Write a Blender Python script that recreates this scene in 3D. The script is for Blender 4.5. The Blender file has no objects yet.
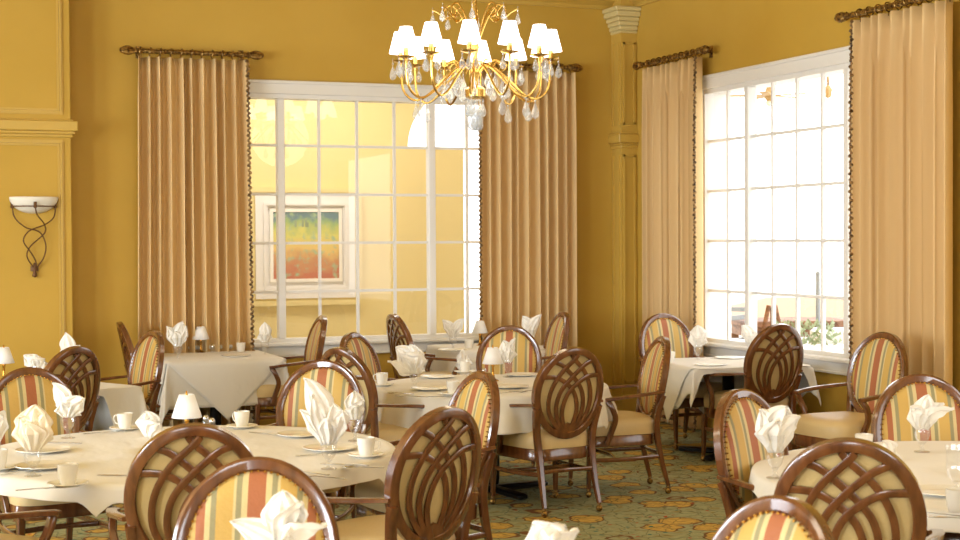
import bpy, math, random
from mathutils import Vector, Matrix
PI = math.pi
sc = bpy.context.scene
COL = sc.collection

# ------------------------------------------------------------------ camera
H = 1.64
YAW = math.radians(21.208)
FPX = 1515.16
Fv = Vector((0.36167996, 0.93208694, -0.02003859))
Rv = Vector((0.93222044, -0.3618495, -0.00547686))
Uv = Vector((0.01235587, 0.01669951, 0.99978421))
cam = bpy.data.cameras.new('camera')
camo = bpy.data.objects.new('camera', cam)
COL.objects.link(camo)
M3 = Matrix((Rv, Uv, -Fv)).transposed()
camo.matrix_world = Matrix.Translation((0, 0, H)) @ M3.to_4x4()
cam.sensor_width = 36
cam.lens = FPX / 960 * 36
cam.clip_end = 200
cam.dof.use_dof = True
cam.dof.focus_distance = 8.6
cam.dof.aperture_fstop = 5.6
sc.camera = camo

# ------------------------------------------------------------------ world, lights, exposure
w = bpy.data.worlds.new('daylight')
sc.world = w
w.use_nodes = True
bg = w.node_tree.nodes['Background']
bg.inputs[0].default_value = (1.0, 0.985, 0.96, 1)
bg.inputs[1].default_value = 3.4
sc.view_settings.view_transform = 'Standard'
sc.view_settings.look = 'None'
sc.view_settings.gamma = 1
sc.view_settings.use_curve_mapping = False
sc.view_settings.exposure = 0.13
sc.cycles.max_bounces = 10
sc.cycles.transparent_max_bounces = 16
sc.cycles.caustics_reflective = False
sc.cycles.caustics_refractive = False
sc.cycles.sample_clamp_indirect = 6


def area(name, loc, aim, sx, sy, power, color, portal=False):
    l = bpy.data.lights.new(name, 'AREA')
    l.shape = 'RECTANGLE'
    l.size = sx
    l.size_y = sy
    l.energy = power
    l.color = color
    o = bpy.data.objects.new(name, l)
    COL.objects.link(o)
    o.location = loc
    o.rotation_euler = (Vector(aim) - Vector(loc)).to_track_quat('-Z', 'Z').to_euler()
    if portal:
        l.cycles.is_portal = True
    return o


XR, YB = 6.4735, 12.826
XL, YF = -7.0, -6.0
ZC = 3.95
# daylight through the windows of the left wall and of the wall behind the camera
for yy, pw_ in ((1.5, 460), (5.5, 400), (9.5, 180)):
    area('left_window_daylight', (XL + .12, yy, 1.9), (XL + 3, yy, 1.75), 2.4, 2.2, pw_, (0.80, 0.90, 1.0))
for k, xx in enumerate((-3.5, 3.0)):
    area('rear_window_daylight', (xx, YF + .12, 1.9), (xx, YF + 3, 1.8), 2.6, 2.2, 160, (0.9, 0.95, 1.0))
area('right_window_portal', (XR + .10, 10.0, 1.83), (XR - 3, 10.0, 1.83), 2.9, 2.2, 1, (1, 1, 1), True)
area('right_rear_window_portal', (XR + .10, 4.2, 1.83), (XR - 3, 4.2, 1.83), 2.9, 2.2, 1, (1, 1, 1), True)
# added warm fill under the dining room ceiling, without any fixtures
for (xx, yy) in ((-3.2, 8.0), (0.2, 3.4), (3.6, 6.0), (-3.0, 0.5)):
    area('ceiling_fill_light', (xx, yy, ZC - .06), (xx + .001, yy, 0), .9, .9, 22, (1.0, 0.86, 0.66))
area('corridor_fill_light', (3.6, 14.2, 3.8), (3.6, 14.6, 0), 3.4, .9, 84, (1.0, 0.96, 0.88))  # added light to brighten the room behind the back window


# ------------------------------------------------------------------ helpers
def lin(c):
    c = c / 255.0
    return c / 12.92 if c <= 0.04045 else ((c + 0.055) / 1.055) ** 2.4


def rgb(r, g, b):
    return (lin(r), lin(g), lin(b), 1)


def pix(px, py, z):
    """ray of a picture point met with the level plane z"""
    d = Fv * FPX + Rv * (px - 480) - Uv * (py - 270)
    t = (z - H) / d.z
    return Vector((d.x * t, d.y * t, z))


def camsp(u, d):
    """floor position u to the right of and d ahead of the viewpoint"""
    c, s = math.cos(YAW), math.sin(YAW)
    return (u * c + d * s, -u * s + d * c)


def at_px(px, d):
    return camsp((px - 480) / FPX * d, d)


MATS = {}


def mat(name, color, rough=.5, metal=0, spec=.5, bump=None, coat=0, trans=0, sheen=0, emis=None, ior=1.45):
    m = bpy.data.materials.new(name)
    m.use_nodes = True
    nt = m.node_tree
    p = nt.nodes['Principled BSDF']
    p.inputs['Base Color'].default_value = color
    p.inputs['Roughness'].default_value = rough
    p.inputs['Metallic'].default_value = metal
    p.inputs['Specular IOR Level'].default_value = spec
    p.inputs['Coat Weight'].default_value = coat
    p.inputs['Coat Roughness'].default_value = .12
    p.inputs['Transmission Weight'].default_value = trans
    p.inputs['Sheen Weight'].default_value = sheen
    p.inputs['IOR'].default_value = ior
    if emis:
        p.inputs['Emission Color'].default_value = emis[0]
        p.inputs['Emission Strength'].default_value = emis[1]
    if bump:
        scale, strength, stretch = bump
        tc = nt.nodes.new('ShaderNodeTexCoord')
        mp = nt.nodes.new('ShaderNodeMapping')
        mp.inputs['Scale'].default_value = stretch
        nz = nt.nodes.new('ShaderNodeTexNoise')
        nz.inputs['Scale'].default_value = scale
        nz.inputs['Detail'].default_value = 4
        bp = nt.nodes.new('ShaderNodeBump')
        bp.inputs['Strength'].default_value = strength
        bp.inputs['Distance'].default_value = .03
        nt.links.new(tc.outputs['Object'], mp.inputs[0])
        nt.links.new(mp.outputs[0], nz.inputs['Vector'])
        nt.links.new(nz.outputs['Fac'], bp.inputs['Height'])
        nt.links.new(bp.outputs[0], p.inputs['Normal'])
    MATS[name] = m
    return m


def noise_mix(m, c1, c2, scale, stretch=(1, 1, 1), lo=.35, hi=.65, coord='Object', detail=4):
    nt = m.node_tree
    p = nt.nodes['Principled BSDF']
    tc = nt.nodes.new('ShaderNodeTexCoord')
    mp = nt.nodes.new('ShaderNodeMapping')
    mp.inputs['Scale'].default_value = stretch
    nz = nt.nodes.new('ShaderNodeTexNoise')
    nz.inputs['Scale'].default_value = scale
    nz.inputs['Detail'].default_value = detail
    cr = nt.nodes.new('ShaderNodeValToRGB')
    cr.color_ramp.elements[0].position = lo
    cr.color_ramp.elements[0].color = c1
    cr.color_ramp.elements[1].position = hi
    cr.color_ramp.elements[1].color = c2
    nt.links.new(tc.outputs[coord], mp.inputs[0])
    nt.links.new(mp.outputs[0], nz.inputs['Vector'])
    nt.links.new(nz.outputs['Fac'], cr.inputs[0])
    nt.links.new(cr.outputs[0], p.inputs['Base Color'])


mat('wall_paint', rgb(198, 160, 68), .55, spec=.3)
noise_mix(MATS['wall_paint'], rgb(196, 158, 65), rgb(201, 163, 71), 1.3)
mat('wall_trim_paint', rgb(203, 167, 77), .4)
mat('corridor_paint', rgb(226, 208, 148), .6)
mat('ceiling_paint', rgb(222, 196, 130), .7)
mat('capital_paint', rgb(216, 200, 142), .45)
mat('white_trim', rgb(232, 230, 226), .35)
mat('wood', rgb(104, 62, 32), .25, spec=.5, coat=1.0)
noise_mix(MATS['wood'], rgb(88, 50, 24), rgb(116, 70, 36), 9, (3, 3, .7))
mat('dark_metal', rgb(28, 26, 26), .3, .6)
mat('brass', rgb(190, 140, 60), .25, 1)
mat('gold_metal', rgb(222, 184, 104), .24, 1)
mat('antique_brass', rgb(140, 104, 50), .38, .75)
noise_mix(MATS['antique_brass'], rgb(70, 44, 24), rgb(176, 138, 70), 45, (1, 1, 1))
mat('iron', rgb(104, 72, 44), .5, .5)
mat('silver', rgb(205, 205, 205), .18, 1)
mat('linen', rgb(226, 220, 208), .75, spec=.2, sheen=.2, bump=(3.2, .75, (1, .5, .6)))
mat('napkin_linen', rgb(240, 236, 228), .7, spec=.2, sheen=.2, bump=(18, .25, (1, 1, 1)))
mat('peach_linen', rgb(244, 231, 206), .7, spec=.2, bump=(18, .25, (1, 1, 1)))
mat('china', rgb(240, 236, 226), .15, coat=.3)
mat('lamp_shade_fabric', rgb(244, 244, 246), .6)
mat('seat_leather', rgb(210, 184, 134), .4, spec=.4, bump=(40, .08, (1, 1, 1)))
mat('back_fabric', rgb(192, 166, 110), .65, bump=(60, .1, (1, 1, 1)))
mat('bead', rgb(96, 66, 36), .45)
noise_mix(MATS['bead'], rgb(50, 30, 18), rgb(170, 134, 84), 22, (1, 1, 3))
mat('lit_shade', rgb(255, 250, 240), .6, emis=((1, .95, .88, 1), 4.0))
mat('alabaster', rgb(236, 232, 220), .4)
mat('patio_stone', rgb(214, 210, 202), .8)
mat('patio_wood', rgb(118, 72, 44), .6)
noise_mix(MATS['patio_wood'], rgb(96, 66, 48), rgb(150, 108, 78), 6, (1, 1, 4))
mat('patio_grey', rgb(140, 146, 150), .6)
mat('leaf_green', rgb(150, 164, 132), .7)
mat('roof_tile', rgb(176, 146, 118), .8)
mat('fan_wood', rgb(176, 146, 96), .5)

# window glass: thin, slightly reflecting pane
m = bpy.data.materials.new('window_glass')
m.use_nodes = True
nt = m.node_tree
nt.nodes.clear()
out = nt.nodes.new('ShaderNodeOutputMaterial')
tr = nt.nodes.new('ShaderNodeBsdfTransparent')
gl = nt.nodes.new('ShaderNodeBsdfGlossy')
gl.inputs['Roughness'].default_value = .01
mx = nt.nodes.new('ShaderNodeMixShader')
fr = nt.nodes.new('ShaderNodeLayerWeight')
fr.inputs[0].default_value = .5
pw = nt.nodes.new('ShaderNodeMath')
pw.operation = 'POWER'
pw.inputs[1].default_value = 5
mu = nt.nodes.new('ShaderNodeMath')
mu.operation = 'MULTIPLY_ADD'
mu.inputs[1].default_value = .92
mu.inputs[2].default_value = .06
nt.links.new(fr.outputs['Facing'], pw.inputs[0])
nt.links.new(pw.outputs[0], mu.inputs[0])
nt.links.new(mu.outputs[0], mx.inputs[0])
nt.links.new(tr.outputs[0], mx.inputs[1])
nt.links.new(gl.outputs[0], mx.inputs[2])
nt.links.new(mx.outputs[0], out.inputs[0])
MATS['window_glass'] = m


def thin_glass(name, tint, gloss):
    m = bpy.data.materials.new(name)
    m.use_nodes = True
    nt = m.node_tree
    nt.nodes.clear()
    out = nt.nodes.new('ShaderNodeOutputMaterial')
    tr = nt.nodes.new('ShaderNodeBsdfTransparent')
    tr.inputs[0].default_value = tint
    gl = nt.nodes.new('ShaderNodeBsdfGlossy')
    gl.inputs['Roughness'].default_value = .03
    df = nt.nodes.new('ShaderNodeBsdfDiffuse')
    df.inputs[0].default_value = (.9, .92, .95, 1)
    mx = nt.nodes.new('ShaderNodeMixShader')
    mx2 = nt.nodes.new('ShaderNodeMixShader')
    mx2.inputs[0].default_value = .05
    lw = nt.nodes.new('ShaderNodeLayerWeight')
    lw.inputs[0].default_value = .5
    pw = nt.nodes.new('ShaderNodeMath')
    pw.operation = 'POWER'
    pw.inputs[1].default_value = 3
    ma = nt.nodes.new('ShaderNodeMath')
    ma.operation = 'MULTIPLY_ADD'
    ma.inputs[1].default_value = gloss
    ma.inputs[2].default_value = .09
    nt.links.new(lw.outputs['Facing'], pw.inputs[0])
    nt.links.new(pw.outputs[0], ma.inputs[0])
    nt.links.new(ma.outputs[0], mx.inputs[0])
    nt.links.new(tr.outputs[0], mx.inputs[1])
    nt.links.new(gl.outputs[0], mx.inputs[2])
    nt.links.new(mx.outputs[0], mx2.inputs[1])
    nt.links.new(df.outputs[0], mx2.inputs[2])
    nt.links.new(mx2.outputs[0], out.inputs[0])
    MATS[name] = m


thin_glass('glassware', (.985, .99, .99, 1), .6)
thin_glass('crystal', (.93, .95, .97, 1), .9)
MATS['crystal'].node_tree.nodes['Mix Shader.001'].inputs[0].default_value = .24

# striped upholstery, by the chair's own x
m = mat('striped_fabric', (1, 1, 1, 1), .6, bump=(70, .12, (1, 1, 1)))
nt = m.node_tree
p = nt.nodes['Principled BSDF']
tc = nt.nodes.new('ShaderNodeTexCoord')
sx = nt.nodes.new('ShaderNodeSeparateXYZ')
ab = nt.nodes.new('ShaderNodeMath')
ab.operation = 'ABSOLUTE'
ml = nt.nodes.new('ShaderNodeMath')
ml.operation = 'MULTIPLY'
ml.inputs[1].default_value = 4.0
cr = nt.nodes.new('ShaderNodeValToRGB')
cr.color_ramp.interpolation = 'CONSTANT'
RED, CRM, TEAL, GLD = rgb(166, 100, 62), rgb(206, 186, 134), rgb(148, 140, 102), rgb(198, 162, 86)
stops = [(0, RED), (.026, CRM), (.043, TEAL), (.060, CRM), (.068, GLD), (.118, TEAL), (.134, CRM), (.150, RED), (.176, GLD)]
els = cr.color_ramp.elements
els[0].position = 0
els[0].color = stops[0][1]
els[1].position = stops[1][0] * 4
els[1].color = stops[1][1]
for s_, c_ in stops[2:]:
    e = els.new(s_ * 4)
    e.color = c_
nt.links.new(tc.outputs['Object'], sx.inputs[0])
nt.links.new(sx.outputs[0], ab.inputs[0])
nt.links.new(ab.outputs[0], ml.inputs[0])
nt.links.new(ml.outputs[0], cr.inputs[0])
nt.links.new(cr.outputs[0], p.inputs['Base Color'])

# curtain fabric: cream with faint warm stripes woven along the drop
m = mat('curtain_fabric', rgb(228, 197, 144), .65, spec=.3)
p = m.node_tree.nodes['Principled BSDF']

# carpet
m = mat('carpet', (1, 1, 1, 1), .95, spec=.1)
nt = m.node_tree
p = nt.nodes['Principled BSDF']
L = nt.links.new
tc = nt.nodes.new('ShaderNodeTexCoord')


def node(t, **kw):
    n = nt.nodes.new(t)
    for k, v in kw.items():
        setattr(n, k, v)
    return n


def vor(scale, feature='F1', metric='EUCLIDEAN', rnd=1.0, vec=None):
    v = node('ShaderNodeTexVoronoi', feature=feature)
    if feature == 'F1':
        v.distance = metric
    v.inputs['Scale'].default_value = scale
    v.inputs['Randomness'].default_value = rnd
    L(vec, v.inputs['Vector'])
    return v


nz = node('ShaderNodeTexNoise')
nz.inputs['Scale'].default_value = 7
nz.inputs['Detail'].default_value = 2
L(tc.outputs['Object'], nz.inputs['Vector'])
dis = node('ShaderNodeVectorMath', operation='MULTIPLY_ADD')
dis.inputs[1].default_value = (.12, .12, 0)
L(nz.outputs['Color'], dis.inputs[0])
L(tc.outputs['Object'], dis.inputs[2])
V = dis.outputs[0]


def ramp(fac, stops, interp='LINEAR'):
    c = node('ShaderNodeValToRGB')
    c.color_ramp.interpolation = interp
    e = c.color_ramp.elements
    e[0].position, e[0].color = stops[0]
    e[1].position, e[1].color = stops[1]
    for s_ in stops[2:]:
        q = e.new(s_[0])
        q.color = s_[1]
    L(fac, c.inputs[0])
    return c.outputs[0]


def mixc(f, a, b):
    x = node('ShaderNodeMix', data_type='RGBA')
    L(f, x.inputs[0])
    for i, s_ in ((6, a), (7, b)):
        if isinstance(s_, tuple):
            x.inputs[i].default_value = s_
        else:
            L(s_, x.inputs[i])
    return x.outputs[2]


BW = ((0, 0, 0, 1), (1, 1, 1, 1))
n2 = node('ShaderNodeTexNoise')
n2.inputs['Scale'].default_value = 14
L(V, n2.inputs['Vector'])
base = ramp(n2.outputs['Fac'], [(.3, rgb(140, 142, 104)), (.5, rgb(160, 162, 126)), (.7, rgb(146, 132, 84))])
v1 = vor(4.0, vec=V, rnd=.8)
gold = ramp(v1.outputs['Distance'], [(.0, BW[1]), (.44, BW[1]), (.47, BW[0])])
n3 = node('ShaderNodeTexNoise')
n3.inputs['Scale'].default_value = 30
L(V, n3.inputs['Vector'])
goldc = ramp(n3.outputs['Fac'], [(.4, rgb(206, 170, 88)), (.6, rgb(184, 150, 80))])
sel = ramp(v1.outputs['Color'], [(.24, BW[0]), (.26, BW[1])])
gm = node('ShaderNodeMath', operation='MULTIPLY')
L(gold, gm.inputs[0])
L(sel, gm.inputs[1])
c1 = mixc(gm.outputs[0], base, goldc)
ring = ramp(v1.outputs['Distance'], [(.41, BW[0]), (.43, BW[1]), (.46, BW[1]), (.48, BW[0])])
c2 = mixc(ring, c1, rgb(120, 82, 56))
v2 = vor(9, 'DISTANCE_TO_EDGE', vec=V)
ed = ramp(v2.outputs['Distance'], [(.01, (.7, .7, .7, 1)), (.04, BW[0])])
c3 = mixc(ed, c2, rgb(88, 88, 62))
v3 = vor(8.5, vec=V)
dots = ramp(v3.outputs['Distance'], [(.10, BW[1]), (.14, BW[0])])
c4 = mixc(dots, c3, rgb(168, 84, 58))
v4 = vor(11, vec=V)
dots2 = ramp(v4.outputs['Distance'], [(.12, BW[1]), (.17, BW[0])])
c5 = mixc(dots2, c4, rgb(60, 104, 96))
L(c5, p.inputs['Base Color'])

# painting: abstract landscape
m = mat('painted_canvas', (1, 1, 1, 1), .5)
nt = m.node_tree
p = nt.nodes['Principled BSDF']
L = nt.links.new
tc = nt.nodes.new('ShaderNodeTexCoord')
n1 = node('ShaderNodeTexNoise')
n1.inputs['Scale'].default_value = 4
n1.inputs['Detail'].default_value = 6
L(tc.outputs['Generated'], n1.inputs['Vector'])
sp = node('ShaderNodeSeparateXYZ')
L(tc.outputs['Generated'], sp.inputs[0])
ad = node('ShaderNodeMath', operation='MULTIPLY_ADD')
L(n1.outputs['Fac'], ad.inputs[0])
ad.inputs[1].default_value = .40
zm = node('ShaderNodeMath', operation='MULTIPLY')
L(sp.outputs[2], zm.inputs[0])
zm.inputs[1].default_value = .78
L(zm.outputs[0], ad.inputs[2])
land = ramp(ad.outputs[0], [(.26, rgb(190, 116, 92)), (.40, rgb(196, 146, 104)), (.54, rgb(222, 192, 120)), (.74, rgb(208, 204, 116)), (.86, rgb(150, 176, 120)), (.93, rgb(110, 138, 146))])
n4 = node('ShaderNodeTexNoise')
n4.inputs['Scale'].default_value = 9
L(tc.outputs['Generated'], n4.inputs['Vector'])
k2 = ramp(n4.outputs['Fac'], [(.54, BW[0]), (.72, BW[1])])
L(mixc(k2, land, rgb(160, 184, 150)), p.inputs['Base Color'])


class MB:
    def __init__(self):
        self.v = []
        self.f = []

    def add(self, vs, fs):
        n = len(self.v)
        self.v += [tuple(v) for v in vs]
        self.f += [tuple(i + n for i in f) for f in fs]
        return self

    def box(self, x0, x1, y0, y1, z0, z1, bev=0):
        if bev <= 0:
            vs = [(x, y, z) for z in (z0, z1) for y in (y0, y1) for x in (x0, x1)]
            return self.add(vs, [(0, 2, 3, 1), (4, 5, 7, 6), (0, 1, 5, 4), (2, 6, 7, 3), (0, 4, 6, 2), (1, 3, 7, 5)])
        b = bev
        rings = []
        for (z, i) in ((z0, b), (z0 + b, 0), (z1 - b, 0), (z1, b)):
            a = [(x0 + i + b, y0 + i), (x1 - i - b, y0 + i), (x1 - i, y0 + i + b), (x1 - i, y1 - i - b), (x1 - i - b, y1 - i), (x0 + i + b, y1 - i), (x0 + i, y1 - i - b), (x0 + i, y0 + i + b)]
            rings.append([(p_[0], p_[1], z) for p_ in a])
        return self.loft(rings)

    def loft(self, rings, caps=True, closed=True):
        n = len(rings[0])
        vs = [p_ for r_ in rings for p_ in r_]
        fs = []
        for k in range(len(rings) - 1):
            for i in range(n if closed else n - 1):
                j = (i + 1) % n
                fs.append((k * n + i, k * n + j, (k + 1) * n + j, (k + 1) * n + i))
        if caps:
            fs.append(tuple(range(n - 1, -1, -1)))
            fs.append(tuple((len(rings) - 1) * n + i for i in range(n)))
        return self.add(vs, fs)

    def lathe(self, prof, seg=20, c=(0, 0, 0), caps=True, sy=1):
        rings = []
        for (r_, z) in prof:
            r_ = max(r_, 1e-4)
            rings.append([(c[0] + r_ * math.cos(2 * PI * i / seg), c[1] + sy * r_ * math.sin(2 * PI * i / seg), c[2] + z) for i in range(seg)])
        return self.loft(rings, caps)

    def sweep(self, path, w_, d_=None, nrm=None, closed=False, seg=8, sq=False, scales=None):
        """tube along a path; w_ across (binormal), d_ along nrm"""
        d_ = w_ if d_ is None else d_
        P = [Vector(q) for q in path]
        n = len(P)
        rings = []
        pn = None
        for i in range(n):
            if closed:
                t = P[(i + 1) % n] - P[i - 1]
            else:
                t = P[min(i + 1, n - 1)] - P[max(i - 1, 0)]
            t.normalize()
            if nrm is not None:
                nn = Vector(nrm(i) if callable(nrm) else nrm)
            else:
                nn = pn if pn is not None else (Vector((0, 0, 1)) if abs(t.z) < .9 else Vector((0, 1, 0)))
            nn = nn - t * nn.dot(t)
            nn.normalize()
            pn = nn
            b = t.cross(nn)
            s_ = scales[i] if scales else 1
            ring_ = []
            for k in range(seg):
                a = 2 * PI * (k + .5) / seg
                cx, cy = math.cos(a), math.sin(a)
                if sq:
                    e = .45
                    cx = math.copysign(abs(cx) ** e, cx)
                    cy = math.copysign(abs(cy) ** e, cy)
                ring_.append(P[i] + b * (cx * w_ / 2 * s_) + nn * (cy * d_ / 2 * s_))
            rings.append(ring_)
        if closed:
            rings.append(rings[0])
        return self.loft(rings, caps=not closed)

    def grid(self, fn, nu, nv):
        vs = [fn(i / nu, j / nv) for j in range(nv + 1) for i in range(nu + 1)]
        fs = [(j * (nu + 1) + i, j * (nu + 1) + i + 1, (j + 1) * (nu + 1) + i + 1, (j + 1) * (nu + 1) + i) for j in range(nv) for i in range(nu)]
        return self.add(vs, fs)

    def tf(self, fn):
        self.v = [tuple(fn(Vector(v))) for v in self.v]
        return self

    def build(self, name, material, parent=None, smooth=True, solid=0, loc=None, rz=0, angle=40):
        me = bpy.data.meshes.new(name)
        me.from_pydata(self.v, [], self.f)
        me.validate()
        me.update()
        me.materials.append(MATS[material])
        o = bpy.data.objects.new(name, me)
        COL.objects.link(o)
        if smooth:
            me.shade_smooth()
            me.set_sharp_from_angle(angle=math.radians(angle))
        if parent is not None:
            o.parent = parent
        if loc is not None:
            o.location = loc
        o.rotation_euler.z = rz
        if solid:
            md = o.modifiers.new('thickness', 'SOLIDIFY')
            md.thickness = solid
            md.offset = 0
        return o


def smoothpath(pts, n=6):
    """Catmull-Rom through the points"""
    P = [Vector(q) for q in pts]
    out_ = []
    for i in range(len(P) - 1):
        a = P[max(i - 1, 0)]
        b, c = P[i], P[i + 1]
        d = P[min(i + 2, len(P) - 1)]
        for k in range(n):
            t = k / n
            out_.append(.5 * ((2 * b) + (c - a) * t + (2 * a - 5 * b + 4 * c - d) * t * t + (3 * b - a - 3 * c + d) * t ** 3))
    out_.append(P[-1])
    return out_


def tag(o, label=None, cat=None, group=None, kind=None):
    if label:
        o['label'] = label
    if cat:
        o['category'] = cat
    if group:
        o['group'] = group
    if kind:
        o['kind'] = kind
    return o


def empty(name, loc=(0, 0, 0), rz=0):
    o = bpy.data.objects.new(name, None)
    o.empty_display_size = .1
    COL.objects.link(o)
    o.location = loc
    o.rotation_euler.z = rz
    return o


def copy_tree(o, parent=None):
    c = o.copy()
    COL.objects.link(c)
    c.parent = parent
    for ch in KIDS.get(o.name, []) or [x for x in o.children]:
        copy_tree(ch, c)
    return c


KIDS = {}


def struct(o):
    o['kind'] = 'structure'
    return o


def place(proto, used, loc, rz, label, group=None):
    """first call moves the built one itself, later calls copy it"""
    if used[0]:
        o = copy_tree(proto)
    else:
        o = proto
        used[0] = True
    o.location = loc
    o.rotation_euler.z = rz
    o['label'] = label
    if group:
        o['group'] = group
    return o


# ------------------------------------------------------------------ room shell
T = .22
ZT, ZP, ZO = 3.020, .773, .640   # casing top, bottom of panes, bottom of sill
ZH = 2.887                       # top of panes
BX0, BX1 = 2.452, 5.212          # panes of the back window (x)
RY0, RY1 = 8.630, 11.378         # panes of the right window (y)


def wall_along_x(name, y0, y1, x0, x1, z0, z1, holes, material):
    b = MB()
    xs = x0
    for (a, c, e, g) in sorted(holes):
        b.box(xs, a, y0, y1, z0, z1)
        b.box(a, c, y0, y1, z0, e)
        b.box(a, c, y0, y1, g, z1)
        xs = c
    b.box(xs, x1, y0, y1, z0, z1)
    return struct(b.build(name, material, smooth=False))


def wall_along_y(name, x0, x1, y0, y1, z0, z1, holes, material):
    o = wall_along_x(name, x0, x1, y0, y1, z0, z1, holes, material)
    me = o.data
    for v in me.vertices:
        v.co = (v.co.y, v.co.x, v.co.z)
    me.flip_normals()
    return o


b = MB().box(XL - .3, XR + T, YF - .3, YB + T, -.12, 0)
struct(b.build('floor', 'carpet', smooth=False))
b = MB().box(XL - .3, XR + T, YF - .3, YB + T, ZC, ZC + .15)
struct(b.build('ceiling', 'ceiling_paint', smooth=False))
wall_along_x('wall_back', YB, YB + T, XL - .3, XR + T, 0, ZC, [(BX0, BX1, ZP, ZH)], 'wall_paint')
wall_along_y('wall_right', XR, XR + T, YF - .3, YB, 0, ZC, [(RY0, RY1, ZP, ZH), (2.8, 5.6, ZP, ZH)], 'wall_paint')
wall_along_y('wall_left', XL - .3, XL, YF - .3, YB, 0, ZC, [(.3, 2.7, .8, 3.0), (4.3, 6.7, .8, 3.0), (8.3, 10.7, .8, 3.0)], 'wall_paint')
wall_along_x('wall_front', YF - .3, YF, XL, XR, 0, ZC, [(-4.8, -2.2, .8, 3.0), (1.7, 4.3, .8, 3.0)], 'wall_paint')

# crown moulding on back and right wall
def crown_profile():
    return [(0, 0), (.02, .0), (.035, .03), (.09, .07), (.10, .10), (.14, .12), (.14, .165), (0, .165)]


zc = 3.785
b = MB()
rings = []
for x in (XL, XR):
    rings.append([(x, YB - q, zc + z) for (q, z) in crown_profile()])
b.loft(rings)
struct(b.build('trim_1', 'wall_trim_paint', smooth=False))
b = MB()
rings = []
for y in (YF, YB):
    rings.append([(XR - q, y, zc + z) for (q, z) in crown_profile()])
b.loft(rings)
struct(b.build('trim_2', 'wall_trim_paint', smooth=False))
# skirting
b = MB().box(XL, XR, YB - .02, YB, 0, .14, .004)
struct(b.build('baseboard_back', 'wall_trim_paint', smooth=False))
b = MB().box(XR - .02, XR, YF, YB, 0, .14, .004)
struct(b.build('baseboard_right', 'wall_trim_paint', smooth=False))

# corner pilaster: square shaft with raised mouldings, a band and a white capital
px0, py0 = 6.308, 12.62
b = MB().box(px0, XR, py0, YB, 0, 3.545)
for (q0, q1) in ((px0 + .02, px0 + .038), (XR - .04, XR - .022)):
    b.box(q0, q1, py0 - .012, py0, .3, 2.42)
    b.box(q0, q1, py0 - .012, py0, 2.70, 3.46)
for (q0, q1) in ((py0 + .03, py0 + .05), (YB - .06, YB - .04)):
    b.box(px0 - .012, px0, q0, q1, .3, 2.42)
    b.box(px0 - .012, px0, q0, q1, 2.70, 3.46)
for z in (.3, 2.40, 2.70, 3.44):
    b.box(px0 + .02, XR - .022, py0 - .012, py0, z, z + .02)
ps = struct(b.build('trim_3', 'wall_trim_paint', smooth=False))
b = MB()
for (e, z0, z1) in ((.02, 2.51, 2.53), (.04, 2.53, 2.61), (.025, 2.61, 2.63), (.012, 2.48, 2.51)):
    b.box(px0 - e, XR, py0 - e, YB, z0, z1, .006)
struct(b.build('trim_4', 'wall_trim_paint', smooth=False))
b = MB()
for (e, z0, z1) in ((.012, 3.545, 3.57), (.025, 3.57, 3.61), (.04, 3.61, 3.65), (.055, 3.65, 3.69), (.08, 3.69, 3.74), (.095, 3.74, 3.78)):
    b.box(px0 - e, XR, py0 - e, YB, z0, z1, .008)
struct(b.build('trim_5', 'capital_paint', smooth=False))
b = MB().box(px0, XR, py0, YB, 3.78, ZC)
struct(b.build('trim_6', 'wall_trim_paint', smooth=False))

# left pier with panel mouldings and a rail
PX1, PY = 1.345, YB - .30
b = MB().box(-3.2, PX1, PY, YB, 0, ZC)
struct(b.build('wall_pier', 'wall_paint', smooth=False))
b = MB()


def frame_mould(b, x0, x1, z0, z1, y, wd=.045, dp=.018):
    for k, (i, d) in enumerate(((0, dp * .6), (.012, dp), (.03, dp * .5))):
        ww = (.012, .016, .015)[k]
        b.box(x0 + i, x0 + i + ww, y - d, y, z0 + i, z1 - i)
        b.box(x1 - i - ww, x1 - i, y - d, y, z0 + i, z1 - i)
        b.box(x0 + i + ww, x1 - i - ww, y - d, y, z0 + i, z0 + i + ww)
        b.box(x0 + i + ww, x1 - i - ww, y - d, y, z1 - i - ww, z1 - i)


frame_mould(b, -.2, 1.29, .35, 2.455, PY)
frame_mould(b, -.2, 1.29, 2.66, 3.70, PY)
frame_mould(b, -2.2, -.5, .35, 2.41, PY)
struct(b.build('trim_7', 'wall_trim_paint', smooth=False))
b = MB()
for (e, z0, z1) in ((.02, 2.475, 2.50), (.035, 2.50, 2.525), (.055, 2.525, 2.605), (.02, 2.605, 2.62)):
    b.box(-3.2, PX1 + e, PY - e, PY + .1, z0, z1, .006)
struct(b.build('trim_8', 'wall_trim_paint', smooth=False))


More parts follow.
